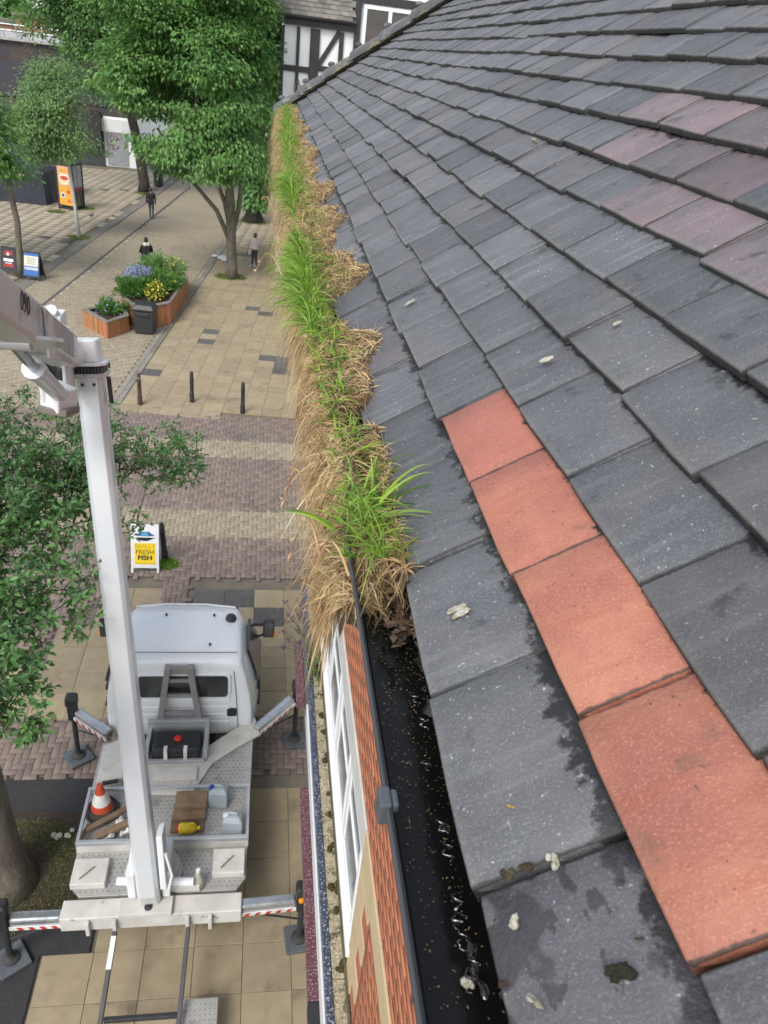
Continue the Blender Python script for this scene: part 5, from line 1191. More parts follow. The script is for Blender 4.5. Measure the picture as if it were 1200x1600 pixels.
for px, py, lab in ((86, 1306, 'larger white stone on the grass by the trunk'), (113, 1303, 'smaller white stone close to the tray corner')):
    o = lumps('white_stone', lab, 'stone', at(px, py, .05), .07, m_drop, px, 3); o.rotation_euler = (0, 0, 1)

# ================================================================== STREET FURNITURE
def bollard_root(label, p, m, h=1.0, group='bollards'):
    t = thing('bollard', label, 'bollard', (p[0], p[1], 0), group)
    mb = MB(); mb.lathe((0, 0, 0), [(.075, 0), (.075, .25), (.062, .28), (.058, h*.72), (.066, h*.74), (.066, h*.78), (.056, h*.8), (.054, h*.94), (.04, h*.99), (.015, h)], 14); mb.build('post', m, t, world=False, auto=True)
    mb = MB(); mb.lathe((0, 0, h*.84), [(.058, 0), (.058, .05)], 14); mb.build('band', m_gwood if m is m_rust else m_blk2, t, world=False); return t
m_blk2 = mat('bollard_black', (.02, .021, .024), (.03, .03, .033), 7, .5); m_rust = mat('rusty_brown_paint', (.07, .04, .028), (.05, .032, .025), 9, .6)
b0 = bollard_root('black bollard standing alone on the slabs midway along the crossing edge', at(300, 628)[:2], m_blk2)
for px, py, lab in ((379, 645, 'black bollard on the slab edge between its neighbour and the shop wall'), (466, 655, 'black bollard half hidden by straw against the shop wall')):
    c = copy_tree(b0); c['label'] = lab; q = at(px, py); c.location = (q.x, q.y, 0)
b1 = bollard_root('brown bollard at the kerb end of the crossing, rust coloured', at(219, 632)[:2], m_rust)
q = at(258, 874); b2 = bollard_root('stout black bollard leaning behind the fish sign in a grass tuft', (q.x, q.y), m_blk2, .95); b2.rotation_euler = (.02, -.05, 0)
# A-boards
def aboard(name, label, cx, y, w, h, mf, face, lean=.24, rz=0., ml=None):
    t = thing(name, label, 'sign', (cx, y, 0), rz=rz)
    for s, nm in ((-1, 'front_panel'), (1, 'back_panel')):
        mb = MB(); a = lean*s*-1; R = Matrix.Rotation(a, 3, 'X') if s < 0 else Matrix.Rotation(-lean, 3, 'X')
        R = Matrix.Rotation(-lean if s < 0 else lean, 3, 'X'); top = Vector((0, 0, h)); 
        for x in (-w/2+.02, w/2-.02): mb.box(top+R @ Vector((x, s*.0+s*.012, -h*.515)), (.04, .022, h*1.03), R)
        mb.box(top+R @ Vector((0, s*.012, -.02)), (w-.084, .022, .04), R); mb.box(top+R @ Vector((0, s*.012, -h*.9)), (w-.084, .022, .04), R); mb.box(top+R @ Vector((0, s*.012, -h*.46)), (w-.084, .012, h*.83), R)
        o = mb.build(nm, mf, t, world=False)
        if s < 0: front = (o, top, R)
    face(t, *front, w, h); return t
def put(parent, front, me, x, down, lift=.0135, name='lettering', sc=1.):
    o, top, R = front; ob = bpy.data.objects.new(name, me); COL.objects.link(ob); X = R @ Vector((1, 0, 0)); Z = R @ Vector((0, 0, 1)); Yn = R @ Vector((0, -1, 0))
    M4 = rotmat(X, Z, Yn).to_4x4(); M4.translation = top+R @ Vector((x, -.012-lift, -down)); ob.matrix_basis = M4; ob.parent = o; return ob
def rect(w, h, m, name='printed_panel'):
    mb = MB(); mb.box((0, 0, 0), (w, h, .004)); return mb.mesh(name, m)
def shape(pts, m, name='printed_shape'):
    mb = MB(); mb.prism(pts, -.002, .002); return mb.mesh(name, m)
m_sw = mat('sign_white', (.78, .79, .8), (.74, .75, .76), 4, .4); m_sy = mat('sign_yellow', (.85, .62, .02), (.82, .58, .02), 4, .45)
m_so = mat('sign_ochre', (.62, .38, .02), None, 4, .5); m_sk = mat('sign_ink', (.03, .03, .02), None, 4, .5); m_sol = mat('sign_olive', (.16, .13, .02), None, 4, .5); m_sb = mat('sign_blue', (.04, .13, .42), (.03, .1, .35), 4, .45); m_sc = mat('sign_cyan', (.1, .4, .55), None, 4, .45)
def fish_face(t, o, top, R, w, h):
    f = (o, top, R); put(t, f, rect(w-.1, h*.80, m_sw), 0, h*.46, .007); put(t, f, rect(w-.14, h*.46, m_sy), 0, h*.61, .0105)
    for s, m, d, b, wd in (('REALLY', m_so, .45, .0, .92), ('FRESH', m_sol, .575, .001, 1.02), ('FISH', m_sk, .70, .005, 1.15)): put(t, f, text_mesh(s, .135, m, wd, bold=b), 0, h*d, .0145)
    arc = lambda a, b, y0, bow: [(a+(b-a)*i/12, y0+bow*math.sin(math.pi*i/12)) for i in range(13)]
    put(t, f, shape(arc(-.2, .2, 0, .085)+arc(.2, -.2, -.004, -.01), m_sb), 0, h*.215, .012, 'fish_logo')
    put(t, f, shape(arc(-.09, .09, .004, .065)+arc(.09, -.09, 0, .0), m_sc), 0, h*.215, .0145, 'fish_logo')
    put(t, f, shape(arc(-.2, .2, 0, -.075)+arc(.2, -.2, -.006, -.055), m_dkm), 0, h*.26, .012, 'fish_logo')
    put(t, f, rect(w-.16, .012, m_so), 0, h*.815, .0145)
ql, qr = at(207, 893), at(247, 897); aboard('fish_sign', 'white A-board reading REALLY FRESH FISH in front of a bollard', (ql.x+qr.x)/2, ql.y+.22, .56, 1.02, m_sw, fish_face)
def red_face(t, o, top, R, w, h):
    f = (o, top, R); put(t, f, rect(w-.14, h*.7, m_blk), 0, h*.45, .008); put(t, f, rect(w*.5, h*.16, mat('poster_red', (.45, .03, .03), (.3, .02, .02), 6, .5)), 0, h*.22, .012)
    put(t, f, shape([(-.06, -.05), (.06, -.05), (.04, .03), (0, .09), (-.04, .03)], m_sw), -.02, h*.26, .0145); put(t, f, rect(w*.6, h*.1, m_sw), 0, h*.47, .012); put(t, f, rect(w*.62, h*.12, MATS['poster_red']), .0, h*.66, .012); put(t, f, rect(w*.4, .03, m_sw), 0, h*.58, .012)
q = at(17, 430); aboard('black_poster_board', 'black A-board with a red and white poster by the young tree', q.x, q.y+.2, .72, 1.15, m_blk, red_face, rz=-.25)
def blue_face(t, o, top, R, w, h):
    f = (o, top, R); put(t, f, rect(w-.1, h*.8, m_sb), 0, h*.45, .008); put(t, f, rect(w-.12, h*.36, mat('notice_cream', (.7, .68, .55), (.64, .62, .5), 9, .6)), 0, h*.33, .012); put(t, f, rect(w-.12, h*.1, mat('notice_pale', (.5, .54, .62), None, 6, .6)), 0, h*.6, .012)
    for k in range(5): put(t, f, rect(w*.55, .02, m_gwood), 0, h*(.21+.055*k), .0145, 'text_line')
q = at(52, 438); aboard('blue_notice_board', 'blue and cream A-board notice leaning on the far side of the young tree', q.x, q.y+.2, .72, 1.15, m_blk, blue_face, rz=-.2)
# litter bins
q = at(226, 524); t = thing('square_litter_bin', 'scuffed square black litter bin against the timber planter', 'bin', (q.x, q.y+.35, 0), rz=-.12)
m_bin = mat('scuffed_black', (.02, .021, .024), (.03, .03, .033), 4, .5, dirt=(.35, .36, .37), dscale=5, damt=(.7, .76))
mb = MB(); mb.loft([[Vector((a*w, b*w*.85, z)) for a, b in ((-1, -1), (1, -1), (1, 1), (-1, 1))] for z, w in ((0, .30), (.05, .335), (.86, .375))]); mb.build('body', m_bin, t, world=False, bevel=.03)
mb = MB(); mb.loft([[Vector((a*w, b*w*.85+dy, z)) for a, b in ((-1, -1), (1, -1), (1, 1), (-1, 1))] for z, w, dy in ((.865, .40, 0), (.95, .40, 0), (1.1, .33, .04))]); mb.build('hood', m_bin, t, world=False, bevel=.04)
mb = MB(); mb.box((0, -.355, .80), (.44, .03, .12)); mb.build('opening', m_rub, t, world=False)
q = at(247, 291); t = thing('round_litter_bin', 'round dark litter bin by the tall trunk near the square', 'bin', (q.x, q.y+.3, 0))
mb = MB(); mb.lathe((0, 0, 0), [(.3, 0), (.34, .04), (.34, .95), (.36, .97), (.36, 1.05), (.3, 1.12), (.1, 1.15)], 20); mb.build('body', m_bin, t, world=False, auto=True)
mb = MB(); mb.lathe((0, 0, .72), [(.352, 0), (.352, .12)], 20); mb.build('band', m_dkm, t, world=False); mb = MB(); mb.box((0, -.33, .86), (.34, .05, .1)); mb.build('opening', m_rub, t, world=False)
# advertising kiosk
q = at(110, 328); t = thing('advertising_kiosk', 'phone kiosk with an orange food poster on its end panel', 'kiosk', (q.x, q.y+.5, 0), rz=-.35)
mb = MB()
for x in (-.5, .5):
    for y in (-.5, .5): mb.bx((x-.05, y-.05, 0), (x+.05, y+.05, 2.45))
mb.bx((-.55, -.55, 2.452), (.55, .55, 2.6)); mb.bx((-.44, -.44, 0), (.44, .44, .15)); mb.build('frame', m_blk, t, world=False, bevel=.01)
mb = MB(); mb.bx((-.445, -.54, .2), (.445, -.47, 2.44)); pp = mb.build('poster_panel', m_blk, t, world=False)
pm = {k: mat('poster_'+k, c, None, 6, .45) for k, c in dict(peach=(.75, .42, .25), orange=(.8, .38, .05), cream=(.8, .68, .5), redp=(.6, .09, .05), navy=(.05, .1, .25)).items()}
def pst(me, x, z, y): o = bpy.data.objects.new('poster_print', me); COL.objects.link(o); o.parent = pp; M4 = rotmat((1, 0, 0), (0, 0, 1), (0, -1, 0)).to_4x4(); M4.translation = (x, y, z); o.matrix_basis = M4
pst(rect(.84, 1.08, pm['orange']), 0, .80, -.545); pst(rect(.84, 1.06, pm['peach']), 0, 1.88, -.545)
ell = lambda a, b: [(a*math.cos(t_), b*math.sin(t_)) for t_ in np.linspace(0, 6.283, 21)[:-1]]
pst(shape(ell(.34, .36), pm['cream']), .0, 1.72, -.55); pst(shape(ell(.27, .12), pm['redp']), .0, 1.76, -.555); pst(shape(ell(.3, .12), pm['orange']), 0, 2.15, -.55); pst(shape(ell(.15, .15), m_sw), -.16, .8, -.55); pst(shape(ell(.1, .1), pm['navy']), -.16, .8, -.555); pst(shape(ell(.12, .1), pm['redp']), .2, 1.02, -.55); pst(shape(ell(.1, .07), pm['redp']), .2, .5, -.55)
for s in (-1, 1):
    for y0, y1 in ((-.44, -.03), (.03, .44)):
        mb = MB(); mb.bx((s*.5-.012, y0, .16), (s*.5+.012, y1, 1.05)); mb.build('pane', m_glass, t, world=False); mb = MB(); mb.bx((s*.5-.015, y0, 1.25), (s*.5+.015, y1, 2.44)); mb.build('pane', mat('notice_glass', (.25, .26, .3), (.4, .4, .42), 3, .3), t, world=False)
    mb = MB(); mb.bx((s*.5-.02, -.44, 1.06), (s*.5+.02, .44, 1.24)); mb.build('red_rail', mat('kiosk_red', (.3, .03, .04), None, 4, .5), t, world=False)
# market stalls under dark covers
m_cov = mat('navy_cover', (.03, .034, .05), (.02, .022, .034), 2, .7, .2)
for i, (px, py, w, d, h, lab) in enumerate(((28, 316, 3.6, 2.6, 2.2, 'market stall under a dark navy cover next to the young tree'), (77, 304, 2.6, 2.4, 2.1, 'black covered market stall between the navy stall and the kiosk'))):
    q = at(px, py); t = thing('market_stall', lab, 'stall', (q.x, q.y+d/2, 0), rz=-.1); mb = MB(); rings = []
    rnd_ = random.Random(i)
    for z, k in ((0, 1.04), (.7, 1.0), (h*.8, .96), (h, .6), (h+.15, .2)):
        ring = []
        for a in np.linspace(0, 2*math.pi, 41)[:-1]:
            c, s = math.cos(a), math.sin(a); m_ = max(abs(c), abs(s)); f = 1+(.03*math.sin(a*17+z)+rnd_.uniform(-.012, .012))*(1 if z < h*.7 else .2)
            ring.append(Vector((c/m_*w/2*k*f, s/m_*d/2*k*f, z)))
        rings.append(ring)
    mb.loft(rings); mb.build('cover', m_cov if i == 0 else m_blk, t, world=False, auto=True)
    for s in (-1, 1): mb = MB(); mb.bar((s*(w/2+.05), -d/2-.06, 0), (s*(w/2-.1), -d/2-.02, h*.85), .05); mb.build('frame_pole', m_dkm, t, world=False)
    mb = MB(); mb.box((0, -d/2-.03, h*.72), (w*.4, .03, .2)); mb.build('sign_strip', mat('stall_red', (.4, .05, .05), (.5, .4, .38), 3, .6), t, world=False)
# timber planter: two joined boxes of upright cedar boards
def planter(label, rim, h, wrim=.22):
    t = thing('timber_planter', label, 'planter', (sum(p.x for p in rim)/len(rim), sum(p.y for p in rim)/len(rim), 0), 'cedar planters')
    n = len(rim); cen = sum(rim, Vector())/n
    for i in range(n):
        a, b = rim[i], rim[(i+1) % n]; d = b-a; L = d.length; d.normalize(); k = max(1, int(L/.145)); nr = Vector((d.y, -d.x, 0)); nr = nr if nr.dot(a-cen) > 0 else -nr
        for j in range(k):
            c = a+d*(L*(j+.5)/k)+nr*(-.02+srand(-.003, .003)); mb = MB(); mb.box(Vector((c.x, c.y, h/2-.02)), (L/k-.008, .035, h-.04), rotmat(d, Vector((0, 0, 1)).cross(d), (0, 0, 1))); mb.build('board', m_wood, t)
        ai, bi = cen+(a-cen)*(1-wrim/max(.3, (a-cen).length)), cen+(b-cen)*(1-wrim/max(.3, (b-cen).length))
        an, bn = a+(a-cen).normalized()*.03, b+(b-cen).normalized()*.03
        mb = MB(); mb.prism([(v.x, v.y) for v in (an, bn, bi, ai)], h-.035, h+.012); mb.build('rim_board', m_gwood, t, bevel=.006)
    mb = MB(); mb.poly([Vector((cen.x+(p.x-cen.x)*.97, cen.y+(p.y-cen.y)*.97, h-.1)) for p in rim]); mb.build('soil', m_soil, t); return t, cen
rs = [at(x, y, .62) for x, y in ((128, 483), (167, 503.5), (201, 493), (193, 477), (170, 474.5))]
rb = [at(x, y, .86) for x, y in ((187, 429.5), (190, 464), (206, 476), (240, 478), (266, 473), (293.5, 432.5), (270, 410), (215, 408))]
planter('low timber planter with a small green plant, joined to the larger one', rs, .62); planter('large timber planter of cedar boards overflowing with flowers', rb, .86)
def bush(name, label, px, py, z, rx, ry, rz_, n, L, m, seed, flowers=None, nf=0):
    r = np.random.default_rng(seed); q = at(px, py, z); t = thing(name, label, 'plant', (q.x, q.y, z-.1), None)
    d = unit(r.normal(size=(n, 3))); d[:, 2] = np.abs(d[:, 2]); lob = np.array([.75+.55*noise.noise(Vector(v)*2.2+Vector((seed*5, 0, 0)))+.3*noise.noise(Vector(v)*5+Vector((seed, 3, 0))) for v in d])[:, None]; C = np.array(q)+d*np.array([rx, ry, rz_])*lob*1.15*(.3+.8*r.random((n, 1))**.6)
    link('foliage', mesh_np('foliage', *leaf_arrays(C, unit(d+r.normal(size=(n, 3))*.5+np.array([0, 0, .3])), unit(r.normal(size=(n, 3))+np.array([0, 0, 1])), L*(.6+1.*r.random(n)), L*.3), m), t)
    mb = MB()
    for k in range(12): mb.tube([q+Vector((0, 0, -.12)), Vector(C[k*7 % n])], .012, 4, caps=False)
    mb.build('stems', m_stem, t)
    if flowers:
        d = unit(r.normal(size=(nf, 3))); d[:, 2] = np.abs(d[:, 2]); C = np.array(q)+d*np.array([rx, ry, rz_])*(.9+.25*r.random((nf, 1)))
        link('flowers', mesh_np('flowers', *leaf_arrays(C, unit(r.normal(size=(nf, 3))), unit(r.normal(size=(nf, 3))+np.array([0, -.5, 1])), .09+.06*r.random(nf), .06), flowers), t)['kind'] = 'stuff'
m_blf = mat('blue_petal', (.25, .28, .5), (.35, .36, .55), 5, .7, rnd=.2, island=True, transl=.2); m_yf = mat('yellow_petal', (.75, .62, .05), (.6, .5, .08), 5, .7, rnd=.2, island=True, transl=.2); m_gr2 = mat('planter_leaf', (.10, .24, .035), (.07, .17, .03), 2, .55, rnd=.3, island=True, transl=.3)
bush('blue_flower_plant', 'misty blue flowering plant at the left end of the large planter', 218, 437, .95, .55, .8, .48, 900, .12, m_leafl, 1, m_blf, 900)
bush('green_shrub', 'spiky green shrub at the front left corner of the large planter', 203, 455, .9, .5, .8, .45, 1300, .16, m_gr2, 2)
bush('green_shrub', 'dense leafy shrub filling the middle of the large planter', 240, 446, .9, .85, 1.5, .42, 2200, .15, m_gr2, 3, m_yf, 25)
bush('dark_shrub', 'darker bushy shrub at the back of the large planter', 242, 420, .9, .7, .9, .6, 1500, .13, m_leaf, 4)
bush('yellow_flower_plant', 'bright yellow lilies at the front of the large planter', 243, 462, .9, .35, .5, .5, 450, .14, m_gr2, 5, m_yf, 190)
bush('yellow_green_shrub', 'yellowish flowering shrub at the back right of the large planter', 272, 424, .9, .5, .8, .52, 1100, .12, m_leafl, 6, m_yf, 70)
bush('green_shrub', 'trailing green shrub along the right rim of the large planter', 268, 445, .9, .5, 1.2, .35, 1000, .14, m_gr2, 7, m_yf, 15)
bush('small_green_plant', 'small leafy plant in the low planter', 172, 486, .6, .5, .55, .4, 650, .14, m_gr2, 8, m_blf, 25)
bush('small_sprig', 'little sprig in the low planter beside the litter bin', 197, 484, .6, .25, .3, .25, 160, .12, m_gr2, 9)

# ================================================================== PEOPLE
def lim(pts, rs, mi): return [(Vector(a), Vector(b), r0, r1, mi) for (a, b, r0, r1) in zip(pts[:-1], pts[1:], rs[:-1], rs[1:])]
def person(label, loc, rz, caps, mats, hair=None, extra=None):
    root = thing('person', label, 'person', loc, rz=rz); mb = MB()
    for a, b, r0, r1, mi in caps:
        d = (b-a).normalized(); mb.tube([a-d*r0*.85, a-d*r0*.5, a, b, b+d*r1*.5, b+d*r1*.85], [r0*.5, r0*.87, r0, r1, r1*.87, r1*.5], 12)
    o = bpy.data.objects.new('tmp', mb.mesh('tmp', m_blk)); COL.objects.link(o); rm = o.modifiers.new('r', 'REMESH'); rm.mode = 'VOXEL'; rm.voxel_size = .013; sm = o.modifiers.new('s', 'SMOOTH'); sm.iterations = 4; sm.factor = .5
    bpy.context.view_layer.update(); me = bpy.data.meshes.new_from_object(o.evaluated_get(bpy.context.evaluated_depsgraph_get())); bpy.data.objects.remove(o); me.name = 'body'
    me.materials.clear(); [me.materials.append(m) for m in mats]
    cc = np.empty(len(me.polygons)*3, dtype=np.float32); me.polygons.foreach_get('center', cc); cc = cc.reshape(-1, 3); best = np.full(len(cc), 1e9); idx = np.zeros(len(cc), dtype=np.int32)
    for a, b, r0, r1, mi in caps:
        a = np.array(a); b = np.array(b); ab = b-a; t = np.clip(((cc-a) @ ab)/(ab @ ab+1e-9), 0, 1); dd = np.linalg.norm(cc-a-t[:, None]*ab, axis=1)-(r0+(r1-r0)*t); u = dd < best; best[u] = dd[u]; idx[u] = mi
    me.polygons.foreach_set('material_index', idx); me.polygons.foreach_set('use_smooth', np.ones(len(idx), dtype=bool)); link('body', me, root, world=False)
    if hair:
        hm, hs2, hc = hair; mb = MB(); z, hl = hc
        mb.lathe((0, -.012, z), [(.02, .132), (.07, .115), (.1, .065), (.108, .01), (.1, -.05-hl*.4), (.07, -.09-hl)], 16); h = mb.build('hair', hm, root, world=False, smooth=True); h.scale = (.86, 1.02, 1) ; h.location = (0, 0, 0)
    for nm, cp, m in (extra or []):
        mb = MB()
        for a, b, r0, r1 in cp: mb.tube([a, Vector(a).lerp(Vector(b), .5), b], [r0, (r0+r1)/2*1.05, r1], 12)
        mb.build(nm, m, root, world=False, smooth=True)
    return root
def hand(p, d, mi, side):
    p = Vector(p); d = Vector(d).normalized(); s = Vector((0, 1, 0)) if abs(d.y) < .8 else Vector((1, 0, 0)); out = [(p, p+d*.075, .03, .034, mi)]
    for k, l in zip((-.027, -.009, .009, .027), (.06, .075, .07, .055)):
        a = p+d*.08+s*k; out += [(a, a+d*l*.55, .0105, .0105, mi), (a+d*l*.55, a+d*l*.9+Vector((side*-.012, 0, -.0)), .0105, .0095, mi)]
    out += [(p+d*.03+s*.028, p+d*.07+s*.055, .012, .011, mi)]; return out
def head(z, mi, tilt=0.):
    return [(Vector((0, .0, z-.02)), Vector((0, .012, z+.035)), .082, .088, mi), (Vector((0, .03, z-.075)), Vector((0, .05, z-.06)), .05, .052, mi), (Vector((0, -.02, z-.2)), Vector((0, 0, z-.07)), .056, .054, mi), (Vector((0, .098, z+.0)), Vector((0, .108, z-.028)), .011, .016, mi),
            (Vector((-.088, .0, z+.01)), Vector((-.09, .0, z-.025)), .014, .012, mi), (Vector((.088, .0, z+.01)), Vector((.09, 0, z-.025)), .014, .012, mi)]
def torso(mi, w=.19):
    return [(Vector((-w*.55, 0, 1.36)), Vector((w*.55, 0, 1.36)), .10, .10, mi), (Vector((-.07, 0, 1.3)), Vector((-.06, 0, 1.02)), .125, .108, mi), (Vector((.07, 0, 1.3)), Vector((.06, 0, 1.02)), .125, .108, mi), (Vector((-.08, 0, .93)), Vector((.08, 0, .93)), .118, .118, mi), (Vector((-.12, 0, 1.40)), Vector((0, 0, 1.47)), .06, .06, mi), (Vector((.12, 0, 1.40)), Vector((0, 0, 1.47)), .06, .06, mi)]
skin = mat('skin', (.42, .24, .17), (.38, .21, .15), 8, .6); jean = mat('dark_denim', (.03, .04, .075), (.04, .05, .085), 8, .85); jack = mat('black_jacket', (.012, .012, .015), (.02, .02, .024), 8, .8); shoe = mat('dark_shoe', (.02, .018, .016), None, 8, .6)
hairb = mat('brown_hair', (.05, .032, .02), (.035, .022, .015), 20, .6); hairk = mat('black_hair', (.012, .01, .01), None, 20, .6); knit = mat('pale_knit', (.58, .54, .50), (.5, .46, .43), 12, .9); legg = mat('charcoal_leggings', (.03, .03, .036), None, 8, .8); fur = mat('white_fur', (.66, .62, .55), (.5, .46, .4), 30, .95, .6)
# walking man seen from behind
c = torso(0)+head(1.62, 1)
c += lim([(-.2, 0, 1.36), (-.25, -.06, 1.10), (-.24, .06, .88)], [.062, .052, .042], 0)+hand((-.24, .07, .85), (0, .12, -1), 1, -1)
c += lim([(.2, 0, 1.36), (.25, .05, 1.10), (.25, -.03, .88)], [.062, .052, .042], 0)+hand((.25, -.03, .85), (0, -.05, -1), 1, 1)
c += lim([(-.09, 0, .92), (-.09, .16, .5), (-.09, .12, .09)], [.092, .062, .046], 2)+lim([(.09, 0, .92), (.09, .02, .49), (.09, -.22, .13)], [.092, .062, .046], 2)
c += lim([(-.09, .10, .05), (-.09, .28, .035)], [.05, .038], 3)+lim([(.09, -.24, .09), (.09, -.09, .03)], [.045, .036], 3)
q = at(237, 341); person('person in a black jacket and jeans walking away across the paving', (q.x, q.y, 0), .05, c, [jack, skin, jean, shoe], (hairb, 1, (1.63, .0)))
# person in pale top, hand raised to the head
c = torso(0, .16)+head(1.52, 1); c = [(a*.97, b*.97, r0*.93, r1*.93, mi) for a, b, r0, r1, mi in c]
c += lim([(-.17, 0, 1.31), (-.31, .05, 1.22), (-.16, .10, 1.44)], [.055, .046, .036], 0)+hand((-.15, .10, 1.46), (.3, -.1, .6), 1, -1)
c += lim([(.17, 0, 1.31), (.22, .0, 1.06), (.23, .07, .85)], [.055, .046, .036], 0)+hand((.23, .08, .82), (0, .15, -1), 1, 1)
c += lim([(-.08, 0, .9), (-.08, .05, .48), (-.08, -.03, .08)], [.092, .06, .042], 2)+lim([(.08, 0, .9), (.09, .04, .48), (.1, .10, .08)], [.092, .06, .042], 2)
c += lim([(-.08, -.04, .045), (-.08, .12, .032)], [.044, .034], 3)+lim([(.1, .08, .045), (.1, .25, .032)], [.044, .034], 3)
q = at(398, 416); person('person in a pale knitted top and dark leggings raising one hand to the head', (q.x, q.y, 0), 2.6, c, [knit, skin, legg, mat('pale_shoe', (.6, .6, .6), None, 5, .6)], (hairb, 1, (1.50, .05)), [('carried_bag', [((.25, .1, .78), (.25, .1, .55), .05, .075)], knit)])
# dark figure by the ivy trunk
c = torso(0)+head(1.62, 1)+lim([(-.2, 0, 1.36), (-.25, 0, 1.1), (-.23, .08, .9)], [.062, .052, .042], 0)+hand((-.23, .08, .87), (0, .1, -1), 1, -1)+lim([(.2, 0, 1.36), (.25, 0, 1.1), (.23, .05, .9)], [.062, .052, .042], 0)+hand((.23, .05, .87), (0, .1, -1), 1, 1)
c += lim([(-.09, 0, .92), (-.09, .1, .5), (-.09, .1, .09)], [.092, .062, .046], 2)+lim([(.09, 0, .92), (.09, 0, .49), (.09, -.12, .1)], [.092, .062, .046], 2)+lim([(-.09, .08, .05), (-.09, .26, .035)], [.05, .038], 2)+lim([(.09, -.14, .05), (.09, .02, .035)], [.05, .038], 2)
q = at(415, 333); person('person all in black walking on the footway past the ivy clad trunk', (q.x, q.y, 0), 2.9, c, [jack, skin, jack], (hairk, 1, (1.63, 0)))
# person sitting on the far rim of the planter
dz = Vector((0, 0, -.42)); c = [(a+dz, b+dz, r0, r1, mi) for a, b, r0, r1, mi in torso(0)+head(1.62, 1)]
c += lim([(-.2, 0, .94), (-.27, .08, .7), (-.12, .3, .62)], [.068, .058, .045], 0)+hand((-.11, .32, .62), (.3, .6, -.1), 1, -1)+lim([(.2, 0, .94), (.27, .08, .7), (.12, .3, .62)], [.068, .058, .045], 0)+hand((.11, .32, .62), (-.3, .6, -.1), 1, 1)
c += lim([(-.1, 0, .5), (-.11, .42, .5), (-.11, .44, .09)], [.1, .07, .05], 2)+lim([(.1, 0, .5), (.11, .42, .5), (.11, .44, .09)], [.1, .07, .05], 2)+lim([(-.11, .42, .05), (-.11, .6, .035)], [.05, .04], 2)+lim([(.11, .42, .05), (.11, .6, .035)], [.05, .04], 2)
q = at(228, 404, .86); person('person in a black coat with white fur hood sitting on the planter rim', (q.x, q.y+.25, .40), .35, c, [jack, skin, jean], (hairk, 1, (1.22, .06)), [('fur_hood', [((-.13, -.06, 1.02), (.0, -.1, 1.07), .07, .09), ((0, -.1, 1.07), (.13, -.06, 1.02), .09, .07)], fur)])
# pigeon
q = at(143, 341); t = thing('pigeon', 'dark pigeon standing on the open paving of the square', 'bird', (q.x, q.y, 0)); m_pg = mat('pigeon_grey', (.06, .06, .07), (.1, .1, .11), 12, .7)
mb = MB(); mb.tube([(-.17, 0, .15), (-.1, 0, .16), (0, 0, .17), (.07, 0, .2), (.11, 0, .25), (.13, 0, .29), (.16, 0, .29), (.19, 0, .28)], [.012, .04, .07, .06, .035, .032, .02, .004], 10); mb.tube([(0, .02, .12), (.0, .025, .0)], .008, 5); mb.tube([(0, -.02, .12), (0, -.025, 0)], .008, 5); mb.build('body', m_pg, t, world=False, smooth=True)
# crumpled white bag by the kerb
q = at(346, 405); lumps('plastic_bag', 'crumpled white plastic bag lying by the kerb near the many-stemmed tree', 'bag', (q.x, q.y, .02), .45, mat('white_polythene', (.6, .62, .64), (.5, .52, .55), 4, .4, .3), 77, 6, (1, 1, .35)).rotation_euler = (0, 0, 0)

# ================================================================== TREES
def tr(pts): return [(Vector(p), r) for p, r in pts]
b = at(362, 434)
STEMS = [[((b.x-.05, b.y, 1.6), .12), ((b.x-.7, b.y, 3.), .10), ((b.x-2.0, b.y, 4.4), .08), ((b.x-3.2, b.y-.2, 6.2), .05)], [((b.x, b.y, 1.9), .12), ((b.x-.35, b.y, 3.4), .10), ((b.x-1.1, b.y, 5.2), .08), ((b.x-1.6, b.y, 7.5), .05)],
         [((b.x, b.y, 2.), .13), ((b.x+.3, b.y, 3.2), .11), ((b.x+.45, b.y, 5.2), .09), ((b.x+.5, b.y, 8.), .06)], [((b.x-.1, b.y, 2.1), .1), ((b.x-.1, b.y-.5, 3.6), .09), ((b.x-.6, b.y-.9, 5.6), .06)]]
tree('many_stemmed_tree', 'large dense green tree with several stems growing at the kerb', b, tr([((b.x, b.y, -.05), .36), ((b.x, b.y, .5), .25), ((b.x-.05, b.y, 2.2), .22), ((b.x-.1, b.y, 3.4), .22), ((b.x-.2, b.y, 5.), .17), ((b.x-.4, b.y, 7.5), .12), ((b.x-.5, b.y, 10), .07)]),
     [((-3.0, 38, 8.4), (2.8, 2.8, 3.4)), ((-5.0, 37.3, 8.2), (1.7, 2.0, 1.5)), ((-4.6, 37., 6.2), (1.5, 1.6, 1.0)), ((-5.4, 37.6, 10.6), (1.6, 1.8, 1.3)), ((-1.4, 38.2, 7.6), (1.3, 2.4, 3.2)), ((-2.8, 38.4, 12.), (2.8, 3., 2.6)), ((-3.0, 36.8, 5.2), (2.2, 1.6, .9)), ((-1.1, 37.6, 10.), (1.2, 1.6, 2.6))], 430, 170, .2, .40, m_leaf, m_bark, 11, 'street trees', droop=.8, shell=.5, twig=.02, flat=.3, stems=STEMS)
b = at(226, 300)
